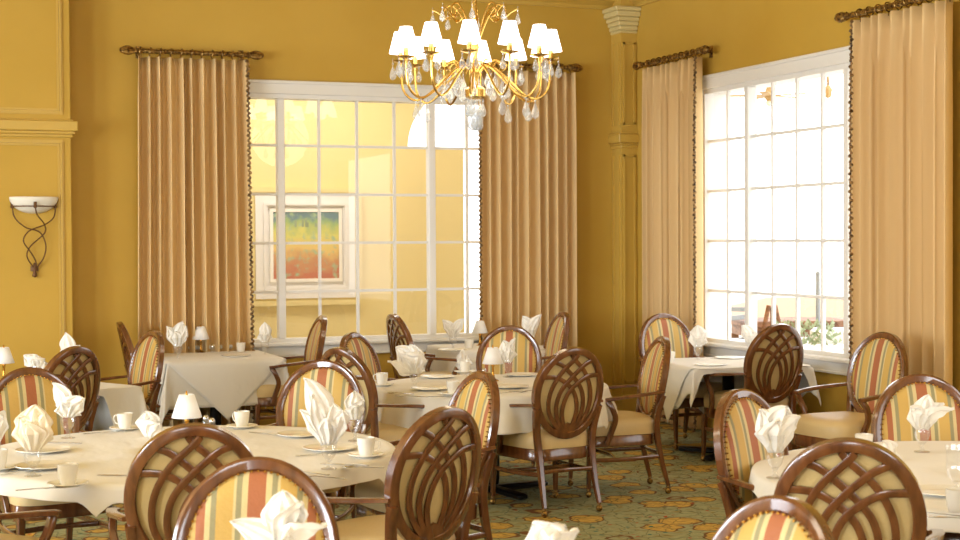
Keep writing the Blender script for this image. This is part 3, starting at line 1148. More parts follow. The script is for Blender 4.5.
def build_chair():
    root = empty('dining_chair')
    # frame ring
    prof = [(.0, -.018), (.006, -.022), (.038, -.020), (.044, -.012), (.044, .014), (.036, .022), (.010, .024), (.0, .016)]
    rings = []
    N = 48
    for k in range(N + 1):
        a = 2 * PI * k / N
        r_ = []
        for (e, q) in prof:
            r_.append(backmap((AOV - e) * math.cos(a), q, (BOV - e) * math.sin(a)))
        rings.append(r_)
    MB().loft(rings, caps=False).build('backrest_frame', 'wood', root)
    # fabric panel behind the lattice
    rings = []
    for t, q in ((0.001, -.002), (.4, -.002), (.8, -.001), (1, .002)):
        rings.append([backmap((AOV - .035) * t * math.cos(2 * PI * k / 32), q, (BOV - .035) * t * math.sin(2 * PI * k / 32)) for k in range(32)])
    MB().loft(rings, caps=False).build('back_panel', 'back_fabric', root)
    # striped cushion
    rings = []
    for t, q in ((1, .004), (1.0, .014), (.94, .024), (.8, .033), (.55, .040), (.25, .043), (.001, .044)):
        rings.append([backmap((AOV - .040) * t * math.cos(2 * PI * k / 40), q, (BOV - .040) * t * math.sin(2 * PI * k / 40)) for k in range(40)])
    cu_ = MB().loft(rings, caps=False).build('back_cushion', 'striped_fabric', root)
    b = MB()
    n = 64
    for k in range(n):
        a = 2 * PI * k / n
        P = backmap((AOV - .043) * math.cos(a), .024, (BOV - .043) * math.sin(a))
        b.lathe([(.0045, -.003), (.0045, .003)], 5, P)
    b.build('nail_trim', 'brass', cu_)
    # lattice
    A_, B_ = AOV - .036, BOV - .036
    curves = [[(-.16, -1.0), (-.5, -.72), (-.70, -.35), (-.66, .1), (-.40, .52), (-.0, .86), (.10, .97)],
              [(-.10, -1.0), (-.34, -.72), (-.46, -.35), (-.36, .05), (-.06, .38), (.36, .70), (.62, .80)],
              [(-.04, -1.0), (-.19, -.72), (-.25, -.4), (-.14, -.05), (.10, .2), (.50, .40), (.92, .42)]]
    b = MB()
    for cset in curves:
        for sg in (-1, 1):
            pth = smoothpath([(sg * x * A_, 0, z * B_) for (x, z) in cset], 6)
            pth = [Vector(backmap(v.x, -.011 - .002 * sg, v.z)) for v in pth]
            b.sweep(pth, .027, .012, nrm=(0, -math.cos(ALF), -math.sin(ALF)), seg=8, sq=True)
    b.add([backmap(x * A_, q, z * B_) for q in (-.016, -.004) for (x, z) in ((-.32, -.95), (-.17, -.80), (0, -.74), (.17, -.80), (.32, -.95))],
          [(0, 1, 2, 3, 4), (9, 8, 7, 6, 5), (0, 5, 6, 1), (1, 6, 7, 2), (2, 7, 8, 3), (3, 8, 9, 4), (4, 9, 5, 0)])
    b.build('lattice', 'wood', root)

    # seat outline
    def outline(s, z, n=36, front=.27, back=-.235, wf=.265, wb=.205):
        pts2 = []
        for k in range(n):
            a = 2 * PI * k / n
            c, s2 = math.cos(a), math.sin(a)
            ex = .42
            ux = math.copysign(abs(c) ** ex, c)
            uy = math.copysign(abs(s2) ** ex, s2)
            y = back + (front - back) * (uy + 1) / 2
            wv = wb + (wf - wb) * (y - back) / (front - back)
            bow = .02 * (1 - ux * ux) if uy > .5 else 0
            pts2.append((ux * wv * s, ((y + bow) - .017) * s + .017, z))
        return pts2
    MB().loft([outline(s, z) for s, z in ((.95, .385), (.99, .392), (1.0, .42), (1.0, .455), (.97, .478), (.88, .493), (.65, .505), (.35, .510), (.05, .512))]).build('seat', 'seat_leather', root)
    MB().loft([outline(s, z) for s, z in ((.96, .318), (.985, .322), (.99, .388), (.97, .393))]).build('seat_rail', 'wood', root, angle=50)
    # legs
    for sg in (-1, 1):
        pth = smoothpath([(sg * .225, .225, .34), (sg * .228, .232, .22), (sg * .230, .238, .055)], 5)
        lg = MB().sweep(pth, .042, .042, nrm=(0, 1, 0), seg=8, sq=True, scales=[1.05 - .45 * i / (len(pth) - 1) for i in range(len(pth))]).build('leg', 'wood', root)
        cs = MB().lathe([(.012, .058), (.014, .045), (.007, .042)], 10, (sg * .230, .238, 0))
        cs.lathe([(.001, .0), (.012, .004), (.019, .014), (.021, .023), (.017, .035), (.006, .044)], 12, (sg * .230, .238, 0))
        cs.build('caster', 'antique_brass', lg)
        pth = smoothpath([(sg * .195, -.300, .055), (sg * .188, -.262, .20), (sg * .188, -.232, .36), (sg * .198, -.226, .48), (sg * .217, -.248, .60), (sg * .222, -.262, .64)], 5)
        nP = len(pth)
        lg = MB().sweep(pth, .040, .036, nrm=(0, 1, 0), seg=8, sq=True, scales=[.68 + .4 * min(1, i / (nP * .35)) - .2 * max(0, (i / nP - .6)) for i in range(nP)]).build('leg', 'wood', root)
        cs = MB().lathe([(.012, .058), (.014, .045), (.007, .042)], 10, (sg * .195, -.300, 0))
        cs.lathe([(.001, .0), (.012, .004), (.019, .014), (.021, .023), (.017, .035), (.006, .044)], 12, (sg * .195, -.300, 0))
        cs.build('caster', 'antique_brass', lg)
        # arm
        pth = smoothpath([(sg * .236, -.262, .662), (sg * .262, -.17, .655), (sg * .288, -.05, .645), (sg * .296, .08, .632), (sg * .288, .145, .622)], 6)
        nP = len(pth)
        ar = MB().sweep(pth, .046, .026, nrm=(0, 0, 1), seg=10, sq=True, scales=[.7 + .35 * i / nP for i in range(nP)]).build('armrest', 'wood', root)
        pth = smoothpath([(sg * .286, .130, .618), (sg * .296, .10, .57), (sg * .280, .075, .50), (sg * .262, .095, .42), (sg * .255, .125, .34)], 6)
        MB().sweep(pth, .030, .036, nrm=(0, 1, 0), seg=8, sq=True).build('arm_support', 'wood', ar)
        pth = [(sg * .188, -.25, .245), (sg * .222, -.0, .235), (sg * .227, .225, .235)]
        MB().sweep(smoothpath(pth, 4), .018, .028, nrm=(0, 0, 1), seg=8, sq=True).build('stretcher', 'wood', root)
    MB().sweep(smoothpath([(-.188, -.255, .26), (0, -.235, .26), (.188, -.255, .26)], 5), .018, .026, nrm=(0, 0, 1), seg=8, sq=True).build('stretcher', 'wood', root)
    MB().sweep(smoothpath([(-.215, .06, .235), (0, .03, .235), (.215, .06, .235)], 5), .018, .026, nrm=(0, 0, 1), seg=8, sq=True).build('stretcher', 'wood', root)
    tag(root, 'chair', 'chair')
    return root


CH = build_chair()
CHU = [False]
CHAIRS = []
TOPY = -.285 - .28 * math.sin(ALF)     # where the top of the back stands relative to the chair's origin


def chair(px, py, ang, label, group, d=None, ztop=.996, sc_=1.0, lift=True):
    """px,py: top of the oval; ang: facing, 0 away from the viewpoint, clockwise degrees"""
    if d is None:
        P = pix(px, py, ztop)
    else:
        P = Vector((*at_px(px, d), 0))
    rz = -math.radians(ang) - YAW
    off = Vector((math.sin(-rz), math.cos(-rz), 0)) * TOPY * sc_
    loc = (P.x - off.x, P.y - off.y, 0)
    if lift:
        CHAIRS.append((loc[0], loc[1]))
    o = place(CH, CHU, loc, rz, label, group)
    o.scale = (sc_, sc_, sc_)
    return o


G_D = 'armchairs around the large round table'
G_E = 'armchairs around the middle round table'
chair(27, 368, 145, 'striped-back armchair at the left edge, across the large round table from the viewer', G_D)
chair(194, 425, -12, 'lattice-back armchair with its back to the viewer, nearest at the large round table', G_D)
chair(448, 408, -47, 'lattice-back armchair at the right side of the large round table', G_D)
chair(484, 372, -118, 'small narrow-looking striped armchair between the two round tables', G_D)
chair(325, 361, -166, 'striped-back armchair right in front of another chair at the large round table', G_D)
x_, y_ = camsp(-1.92, 5.68)
CHAIRS.append((x_, y_))
o = place(CH, CHU, (x_, y_, 0), -math.radians(28) - YAW, 'armchair cut off by the left edge, only its right arm and leg in view', G_D)
chair(338, 348, 44, 'lattice-back armchair half hidden behind a striped one, its right arm showing', G_E, lift=False)
chair(575, 348, -30, 'lattice-back armchair seen whole with its legs, in the middle of the room', G_E)
chair(664, 337, -101, 'armchair seen from its side with seat and legs, right of the middle round table', G_E)
chair(351, 333, 116, 'striped armchair with its thin edge to the viewer, left behind the middle round table', G_E)
chair(510, 326, -172, 'striped-back armchair facing the viewer behind the small lamp of the middle table', G_E)
G_B = 'armchairs at the small tables on the left'
chair(119, 322, 70, 'lattice armchair seen edge-on against the wall left of the left curtain', G_B, lift=False)
chair(155, 331, -127, 'pale striped armchair turned leftwards beside the table in front of the left curtain', G_B, lift=False)
chair(77, 347, -58, 'lattice-back armchair behind the striped chair at the left edge', G_B)
chair(323, 316, -108, 'pale striped armchair turned edge-on below the back window, right of the corner table', G_B, d=12.35, sc_=1.03, lift=False)
G_G = 'armchairs at the table under the right half of the back window'
chair(392, 314, 66, 'lattice armchair in front of the back window sill with both arms pointing right', G_G, d=12.55, sc_=1.03, lift=False)
chair(564, 312, -105, 'striped armchair turned left at the foot of the curtain next to the corner pilaster', G_G, d=12.75, sc_=1.03, lift=False)
G_H = 'armchairs at the square table by the right window'
chair(661, 316, 155, 'striped armchair below the curtain beside the corner pilaster', G_H, d=12.35, sc_=1.03, lift=False)
chair(781, 326, -28, 'lattice-back armchair standing in front of the right window', G_H, d=10.7, sc_=1.033)
chair(886, 331, -119, 'striped armchair with open arms in front of the right-hand curtain', G_H, d=9.75, sc_=1.03, lift=False)
G_I = 'armchairs around the round table at the right edge'
chair(918, 375, 176, 'striped-back armchair facing the viewer behind the round table at the right edge', G_I)
chair(737, 390, 134, 'striped-back armchair leaning left at the left side of the right-edge table', G_I)
chair(848, 440, 14, 'large lattice-back armchair cut by the bottom edge near the right corner', G_I)
G_F = 'armchairs of the table below the picture'
chair(260, 458, -178, 'large striped-back armchair cut by the bottom edge with a napkin before it', G_F)
chair(788, 498, -122, 'striped-back armchair lowest at the bottom edge, before the large lattice back', G_F)

# ------------------------------------------------------------------ tables
ZTB = .70
DZ = ZTB - .732


def round_table(name, x, y, r, label, group=None):
    t = empty(name, (x, y, 0), -YAW)
    tag(t, label, 'table', group)
    MB().lathe([(.05, .67), (r - .02, .67), (r - .005, .675), (r, .683), (r - .005, .695), (r - .02, .699), (.01, .699)], 64).build('tabletop', 'wood', t)
    MB().lathe([(.045, .06), (.05, .10), (.05, .60), (.07, .65), (.20, .67)], 20).build('pedestal', 'dark_metal', t)
    b = MB()
    for k in range(2):
        a = PI / 2 * k + .5
        c, s = math.cos(a), math.sin(a)
        L_ = min(.46, r * .55)
        bb = MB().box(-L_, L_, -.035, .035, .012, .05, .01)
        bb.tf(lambda v: (v.x * c - v.y * s, v.x * s + v.y * c, v.z + (.001 * k)))
        b.add(bb.v, bb.f)
    b.build('cross_base', 'dark_metal', t)
    return t


def square_table(x, y, h, rz, label):
    t = empty('square_table', (x, y, 0), rz)
    tag(t, label, 'table')
    MB().box(-h, h, -h, h, .67, .699, .008).build('tabletop', 'wood', t)
    MB().lathe([(.04, .06), (.045, .10), (.045, .60), (.06, .65), (.18, .67)], 20).build('pedestal', 'dark_metal', t)
    b = MB()
    for k in range(2):
        a = PI / 2 * k + PI / 4
        c, s = math.cos(a), math.sin(a)
        bb = MB().box(-.40, .40, -.03, .03, .012, .05, .008)
        bb.tf(lambda v: (v.x * c - v.y * s, v.x * s + v.y * c, v.z + (.001 * k)))
        b.add(bb.v, bb.f)
    b.build('cross_base', 'dark_metal', t)
    return t


def drop_limit(x, y, drop, low=.05, near=.38, far=.52):
    """the cloth rides up on the arms of a chair pushed under the table"""
    f = 1
    for (cx, cy) in CHAIRS:
        d_ = math.hypot(x - cx, y - cy)
        t_ = max(0, min(1, (d_ - near) / (far - near)))
        f = min(f, t_ * t_ * (3 - 2 * t_))
    return min(drop, low + (drop - low) * f)


def round_cloth(x, y, r, half, rz, label, seed=1, low=.05, maxdrop=.6):
    rr = random.Random(seed)
    p1, p2, p3 = rr.uniform(0, 6), rr.uniform(0, 6), rr.uniform(0, 6)
    n = 288
    b = MB()
    rings = []

    def Rc(a):
        c, s = abs(math.cos(a)), abs(math.sin(a))
        return half / ((c ** 7 + s ** 7) ** (1 / 7))
    ts = [0.001, .3, .6, .85, .96]
    for t in ts:
        rings.append([((r * t) * math.cos(2 * PI * k / n), (r * t) * math.sin(2 * PI * k / n), ZTB + .003) for k in range(n)])
    for (e, dz) in ((-.012, .0025), (.0, -.001), (.007, -.008), (.010, -.02)):
        rings.append([((r + e) * math.cos(2 * PI * k / n), (r + e) * math.sin(2 * PI * k / n), ZTB + dz) for k in range(n)])
    m_ = 14
    for j in range(1, m_ + 1):
        rg = []
        for k in range(n):
            a = 2 * PI * k / n
            drop = min(maxdrop, Rc(a) - r)
            drop = drop_limit(x + (r + .03) * math.cos(a + rz), y + (r + .03) * math.sin(a + rz), drop, low=low)
            dd = drop * j / m_
            f = .5 + .5 * math.sin(13 * a + p1) * .6 + .4 * math.sin(29 * a + p2) * .5 + .2 * math.sin(7 * a + p3)
            amp = .026 + .16 * dd
            rad = r + .010 + amp * f * min(1, dd / .12) + .06 * dd
            rg.append((rad * math.cos(a), rad * math.sin(a), ZTB - .02 - dd * .985))
        rings.append(rg)
    b.loft(rings, caps=False)
    o = b.build('tablecloth', 'linen', loc=(x, y, 0), rz=rz, solid=.0025, angle=80)
    return tag(o, label, 'tablecloth')


def square_cloth(x, y, h, half, rz, label, rot=0, lift=0.0, seed=1, n=56):
    """cloth of half size laid turned by rot over a square table of half side h"""
    rr = random.Random(seed)
    p1 = rr.uniform(0, 6)
    cr_, sr_ = math.cos(rot), math.sin(rot)

    def fn(u, v):
        X, Y = (u * 2 - 1) * half, (v * 2 - 1) * half
        X, Y = X * cr_ - Y * sr_, X * sr_ + Y * cr_
        hx = h + .004
        a, c = max(0, abs(X) - hx), max(0, abs(Y) - hx)
        bx, by = max(-hx, min(hx, X)), max(-hx, min(hx, Y))
        z = ZTB + .003 + lift
        if a == 0 and c == 0:
            return (X, Y, z)
        dep = math.hypot(a, c)
        gx_, gy_ = x + bx * math.cos(rz) - by * math.sin(rz), y + bx * math.sin(rz) + by * math.cos(rz)
        fd = drop_limit(gx_, gy_, 1.0, low=.12)
        dep *= fd
        ph_ = math.atan2(c, a)
        off = .006 + lift * 1.6 + .02 * dep
        corner = math.sin(2 * ph_)
        cor = corner * .20 * dep + .02 * dep * math.sin(ph_ * 12 + p1) * corner
        ox = (off + cor) * math.cos(ph_) * (1 if a > 0 else 0)
        oy = (off + cor) * math.sin(ph_) * (1 if c > 0 else 0)
        wob = .006 * math.sin((bx + by) * 11 + p1) * min(1, dep / .2) * (1 if corner < .05 else 0)
        if a > 0:
            ox += wob + (.006)
        if c > 0:
            oy += wob + (.006)
        return (bx + math.copysign(ox, X), by + math.copysign(oy, Y), z - max(0, dep - .004) * .99 - .002)
    b = MB().grid(fn, n, n)
    o = b.build('tablecloth', 'linen', loc=(x, y, 0), rz=rz, solid=.0025, angle=75)
    return tag(o, label, 'tablecloth')


DX, DY = camsp(-1.32, 6.77)
round_table('round_table', DX, DY, .93, 'large round pedestal table in the left foreground under a draped cloth')
round_cloth(DX, DY, .93, 1.09, -YAW + .35, 'ivory cloth draped over the large round table in the left foreground', 2, maxdrop=.15)
EX, EY = camsp(.07, 9.78)
round_table('round_table', EX, EY, .745, 'middle round table on a black cross base beyond the large one')
round_cloth(EX, EY, .745, 1.0, -YAW + .45, 'ivory cloth over the middle round table, corners hanging by the whole chair', 7, maxdrop=.36, low=.20)
IX, IY = camsp(2.04, 6.02)
round_table('round_table', IX, IY, .94, 'round table at the right edge with a white cloth')
round_cloth(IX, IY, .94, 1.16, -YAW + .5, 'white cloth over the round table at the right edge', 9)
FX, FY = camsp(-.42, 3.12)
round_table('round_table', FX, FY, .915, 'round table just below the bottom edge, bearing the nearest napkins')
round_cloth(FX, FY, .915, 1.14, -YAW + .2, 'white cloth of the table just below the bottom edge', 4)


def corner_table(px, py, h, ang, sx_, sy_, label):
    """square table from one picture corner of its top; ang degrees turns it clockwise from the view axis; (sx_,sy_) which corner"""
    P = pix(px, py, ZTB)
    rz = -math.radians(ang) - YAW
    c, s = math.cos(rz), math.sin(rz)
    x = P.x - (sx_ * h * c - sy_ * h * s)
    y = P.y - (sx_ * h * s + sy_ * h * c)
    square_table(x, y, h, rz, label)
    return x, y, rz


AH = .45
ax, ay, ar = corner_table(169, 362.8, AH, -21.2, -1, -1, 'square table in front of the left curtain')
square_cloth(ax, ay, AH, AH + .37, ar, 'ivory under-cloth hanging straight from the table at the left curtain')
square_cloth(ax, ay, AH, .66, ar, 'ivory top cloth turned into a diamond on the table at the left curtain', rot=PI / 4, lift=.006, seed=3)
BH = .45
bx_, by_, br_ = corner_table(138, 386, BH, -49, 1, -1, 'small square table on the left behind the lattice chair')
square_cloth(bx_, by_, BH, BH + .36, br_, 'white cloth hanging with a sharp corner from the small table on the left')
GH = .42
gx, gy, gr = corner_table(464, 352, GH, -21.2, -1, -1, 'square table under the right half of the back window')
square_cloth(gx, gy, GH, GH + .36, gr, 'white under-cloth of the table under the back window')
square_cloth(gx, gy, GH, .68, gr, 'white top cloth laid diagonally on the table under the back window', rot=PI / 4, lift=.006, seed=6)
HH = .45
hx_, hy_, hr_ = corner_table(695, 369.5, HH, -14, -1, -1, 'square table beside the right window')
square_cloth(hx_, hy_, HH, HH + .33, hr_, 'white under-cloth hanging low from the table beside the right window')
square_cloth(hx_, hy_, HH, .64, hr_, 'white top cloth laid diagonally on the table beside the right window', rot=PI / 4, lift=.006, seed=8)

# ------------------------------------------------------------------ tableware prototypes
ZS = ZTB + .0045


def make_glass():
    r = empty('water_goblet')
    tag(r, 'x', 'glass')
    MB().lathe([(.001, 0), (.034, .0), (.034, .003), (.012, .008), (.007, .014), (.010, .022), (.007, .030), (.014, .038), (.001, .042)], 20).build('foot', 'glassware', r)
    b = MB()
    prof = [(.012, .038), (.026, .055), (.034, .085), (.034, .110), (.031, .135), (.036, .170)]
    rings = []
    for (rr_, z) in prof:
        rings.append([(rr_ * (1 + .04 * math.cos(8 * a)) * math.cos(a), rr_ * (1 + .04 * math.cos(8 * a)) * math.sin(a), z) for a in [2 * PI * i / 32 for i in range(32)]])
    b.loft(rings, caps=False)
    b.build('bowl', 'glassware', r)
    return r


def make_cup():
    r = empty('coffee_cup')
    tag(r, 'x', 'cup')
    MB().lathe([(.001, .003), (.024, .003), (.026, 0), (.028, .003), (.033, .02), (.038, .055), (.0395, .078), (.0375, .078), (.035, .05), (.028, .012), (.001, .009)], 28).build('cup_body', 'china', r)
    MB().sweep(smoothpath([(.036, 0, .064), (.054, 0, .066), (.060, 0, .048), (.050, 0, .028), (.033, 0, .024)], 5), .009, .006, seg=8).build('handle', 'china', r)
    return r


def make_plate(R_, nm):
    b = MB().lathe([(.001, .004), (R_ * .55, .004), (R_ * .58, .0), (R_ * .62, .002), (R_, .013), (R_ - .001, .016), (R_ * .66, .007), (R_ * .56, .006), (.001, .006)], 36)
    o = b.build(nm, 'china')
    tag(o, 'x', 'saucer' if R_ < .09 else 'plate')
    return o


def make_lamp():
    r = empty('table_lamp')
    tag(r, 'x', 'lamp')
    MB().lathe([(.001, 0), (.038, 0), (.038, .006), (.020, .014), (.010, .022), (.012, .035), (.008, .05), (.008, .09), (.012, .10), (.007, .115), (.006, .17)], 20).build('lamp_base', 'brass', r)
    MB().lathe([(.070, .115), (.034, .222)], 28, caps=False).build('lamp_shade', 'lamp_shade_fabric', r, solid=.002)
    MB().lathe([(.001, .215), (.006, .22), (.004, .235), (.001, .24)], 10).build('finial', 'brass', r)
    return r


def make_shaker():
    r = empty('salt_shaker')
    tag(r, 'x', 'shaker')
    MB().lathe([(.001, 0), (.020, 0), (.022, .01), (.019, .04), (.014, .055)], 8).build('shaker_body', 'glassware', r, smooth=False)
    MB().lathe([(.015, .053), (.016, .062), (.010, .072), (.001, .075)], 14).build('shaker_cap', 'silver', r)
    return r


def strip(outline_, th=.0025):
    """flat piece from left-right half widths along y with slight arch"""
    b = MB()
    rings = []
    for (y, w_, z) in outline_:
        rings.append([(-w_, y, z), (w_, y, z), (w_, y, z + th), (-w_, y, z + th)])
    return b.loft(rings)


def make_knife():
    b = strip([(-.10, .007, 0), (-.06, .006, .001), (-.0, .005, .002), (.01, .009, .001), (.08, .010, .0), (.105, .007, 0), (.115, .001, 0)])
    return tag(b.build('table_knife', 'silver'), 'x', 'knife')


def make_fork():
    b = strip([(-.10, .008, .001), (-.06, .004, .002), (.03, .003, .006), (.05, .010, .003), (.062, .012, .002)])
    for k in range(4):
        x = -.0105 + .007 * k
        b.add([(x - .0015, .06, .002), (x + .0015, .06, .002), (x + .001, .10, .006), (x - .001, .10, .006), (x - .0015, .06, .0045), (x + .0015, .06, .0045), (x + .001, .10, .008), (x - .001, .10, .008)],
              [(0, 1, 2, 3), (7, 6, 5, 4), (0, 4, 5, 1), (1, 5, 6, 2), (2, 6, 7, 3), (3, 7, 4, 0)])
    return tag(b.build('dinner_fork', 'silver'), 'x', 'fork')


def make_spoon():
    b = strip([(-.09, .007, .001), (-.05, .004, .002), (.03, .003, .006)])
    b.add(*(lambda g: (g.v, g.f))(MB().grid(lambda u, v: (.018 * math.cos(2 * PI * u) * v, .055 + .027 * math.sin(2 * PI * u) * v, .001 + .005 * v * v), 16, 4)))
    return tag(b.build('dinner_spoon', 'silver', solid=.001), 'x', 'spoon')


class Proto:
    def __init__(self, o):
        self.o, self.u = o, [False]

    def put(self, px, py, rz, label, group=None, z=ZS, extra=0):
        P = pix(px, py, z)
        return place(self.o, self.u, (P.x, P.y, z + extra), rz, label, group)


GL, CU, PL, SA_, LA, SH = Proto(make_glass()), Proto(make_cup()), Proto(make_plate(.12, 'dinner_plate')), Proto(make_plate(.078, 'saucer')), Proto(make_lamp()), Proto(make_shaker())
KN, FK, SN = Proto(make_knife()), Proto(make_fork()), Proto(make_spoon())


def napkin(px, py, petals, label, group='folded napkins standing in goblets', z=ZS, lift=.135, seed=0, name='folded_napkin', cloth='napkin_linen'):
    """petals: (dx, dz, dy, width) tip offsets in metres from the glass foot, dx to the right of the view, dy away"""
    P = pix(px, py, z)
    rr = random.Random(seed * 7 + int(px))
    b = MB()
    for (dx, dz, dy, wd) in petals:
        p0 = Vector((dx * .06, dy * .1, lift - .035))
        p3 = Vector((dx, dy, dz))
        d_ = p3 - p0
        p1 = p0 + Vector((d_.x * .10, d_.y * .1, d_.z * .45))
        p2 = p0 + Vector((d_.x * .55, d_.y * .55, d_.z * .85))
        tw = rr.uniform(-.5, .5)
        cre = rr.uniform(.25, .5)
        ph = rr.uniform(0, 6)

        def fn(u, v, p0=p0, p1=p1, p2=p2, p3=p3, wd=wd, tw=tw, cre=cre, ph=ph):
            q = (1 - v) ** 3 * p0 + 3 * (1 - v) ** 2 * v * p1 + 3 * (1 - v) * v * v * p2 + v ** 3 * p3
            tan = (3 * (1 - v) ** 2 * (p1 - p0) + 6 * (1 - v) * v * (p2 - p1) + 3 * v * v * (p3 - p2)).normalized()
            side = Vector((1, .25, 0))
            side = (side - tan * side.dot(tan)).normalized()
            nr = tan.cross(side)
            a = tw * v * 2
            side2 = side * math.cos(a) + nr * math.sin(a)
            nr2 = nr * math.cos(a) - side * math.sin(a)
            base_ = .022
            pk = .52
            pr_ = (v / pk) ** .9 if v < pk else max(0, (1 - v) / (1 - pk)) ** .8
            w_ = base_ * (1 - v) + wd * .56 * pr_
            x = (u * 2 - 1)
            zig = abs(((x * 1.6 + ph) % 1) * 2 - 1) - .5
            bend = cre * w_ * (abs(x) - .5) + .30 * w_ * zig + .006 * math.sin(13 * v + ph + 5 * x) * v
            x = x + .25 * math.sin(ph + 5 * v) * v * (1 - v)
            return q + side2 * (x * w_) + nr2 * bend
        b.grid(fn, 12, 14)
    o = b.build(name, cloth, loc=(P.x, P.y, z), rz=-YAW, solid=.0025, angle=24)
    return tag(o, label, 'napkin', group)


def glass_with(px, py, petals, where, seed=0, **kw):
    GL.put(px, py, 0, 'water goblet with napkin ' + where, 'water goblets')
    napkin(px, py, petals, 'white napkin in a goblet ' + where, seed=seed, **kw)


# large round table, from left to right
glass_with(-8, 470, [(-.02, .27, 0, .08), (.05, .24, .02, .07), (.0, .22, -.03, .08)], 'cut by the left edge of the photo', 1)
glass_with(33, 476, [(-.05, .24, 0, .10), (.01, .285, .01, .12), (.055, .25, -.01, .10), (-.01, .22, -.03, .10), (.03, .21, .03, .10)], 'front left on the large round table', 2, cloth='peach_linen')
glass_with(68, 438, [(-.07, .265, .0, .07), (-.03, .21, .02, .08), (.085, .19, -.01, .08), (.04, .16, .02, .08), (-.02, .17, -.03, .08)], 'far left on the large round table before the striped chair', 3)
glass_with(329, 469, [(-.10, .375, 0, .09), (-.07, .31, -.02, .08), (.02, .27, .01, .13), (.06, .24, 0, .09), (-.12, .24, .02, .06), (0, .21, -.03, .08)], 'front right on the large round table, the tallest there', 4)
glass_with(355, 441, [(.0, .235, 0, .07), (.045, .19, .0, .06), (-.03, .18, .01, .07), (.01, .17, -.03, .07)], 'just behind the tallest one on the large round table', 5)
CU.put(68, 486, .9, 'white coffee cup on a saucer at the front left of the large table', 'white coffee cups', extra=.006)
SA_.put(68, 486, 0, 'white saucer under the cup at the front left of the large table', 'white saucers')
CU.put(125, 430, 2.5, 'white coffee cup near the striped chair, far side of the large table', 'white coffee cups', extra=.006)
SA_.put(125, 430, 0, 'white saucer under the cup on the far side of the large table', 'white saucers')
CU.put(242, 428, 2.2, 'white coffee cup before the hanging diamond cloth, on the large table', 'white coffee cups', extra=.006)
SA_.put(242, 428, 0, 'white saucer under the cup right of the small lamp on the large table', 'white saucers')
CU.put(366, 457, -.4, 'white coffee cup beside the lattice chair, at the right end of the large table', 'white coffee cups', extra=.006)
SA_.put(366, 457, 0, 'white saucer under the cup at the right end of the large table', 'white saucers')
CU.put(-2, 470, 2.0, 'white coffee cup half cut by the left edge on the large table', 'white coffee cups', extra=.006)
SA_.put(-2, 470, 0, 'white saucer half cut by the left edge on the large table', 'white saucers')
PL.put(43, 452, 0, 'white plate behind the front left goblet on the large table', 'white plates')
PL.put(44, 468, 0, 'white plate left of the front left cup on the large table', 'white plates')
PL.put(302, 436, 0, 'white plate left of the tallest napkin on the large table', 'white plates')
PL.put(330, 450, 0, 'white plate between the two goblets at the right of the large table', 'white plates')
LA.put(187, 442, 0, 'small brass table lamp with a white shade on the large round table', 'small table lamps with white shades')
SH.put(206, 430, .4, 'salt shaker right of the lamp on the large table', 'salt and pepper shakers')
SH.put(212, 433, 1.0, 'second shaker nearest the lattice chair on the large table', 'salt and pepper shakers')
napkin(150, 437, [(-.02, .125, 0, .09), (.02, .10, .02, .10), (.05, .07, -.01, .10)], 'white napkin folded to a point, standing on the large table left of the lamp', 'napkins standing on cloths', lift=.035, seed=6)
for (pr, px, py, rz, lab) in (
    (KN, 43, 489, -1.2, 'silver knife left of the front left cup on the large table'),
    (FK, 16, 474, -.9, 'silver fork at the left edge of the large table'),
    (SN, 24, 470, -.7, 'silver spoon beside the fork at the left edge of the large table'),
    (KN, 62, 443, 1.3, 'silver knife before the far left goblet on the large table'),
    (FK, 104, 433, -1.1, 'silver fork left of the far cup on the large table'),
    (KN, 124, 476, 1.4, 'silver knife near the big lattice back on the large table'),
    (FK, 322, 478, 1.25, 'silver fork at the near rim below the tallest napkin'),
    (SN, 310, 474, 1.1, 'silver spoon left of the tallest napkin goblet, near the rim'),
    (KN, 346, 465, 1.3, 'silver knife before the cup at the right end of the large table'),
    (SN, 362, 468, 1.5, 'silver spoon before the cup at the right end of the large table'),
    (KN, 265, 434, .9, 'silver knife right of the cup before the diamond cloth'),
    (FK, 318, 455, -1.2, 'silver fork left of the tallest napkin goblet on the large table'),
    (FK, 412, 397, 1.4, 'silver fork below the drooping napkin on the middle table'),
    (KN, 440, 397, 1.3, 'silver knife right of the drooping napkin on the middle table'),
    (SN, 400, 394, 1.3, 'silver spoon left of the drooping napkin on the middle table'),
    (FK, 512, 393, -1.2, 'silver fork beside the striped narrow chair on the middle table'),
    (KN, 524, 391, -1.2, 'silver knife left of the whole lattice chair on the middle table'),
    (FK, 935, 515, 1.2, 'silver fork at the near side of the right-edge table'),
    (KN, 948, 518, 1.3, 'silver knife at the near side of the right-edge table'),
):
    pr.put(px, py, rz - YAW, lab, {id(KN): 'silver table knives', id(FK): 'silver dinner forks', id(SN): 'silver spoons'}[id(pr)])

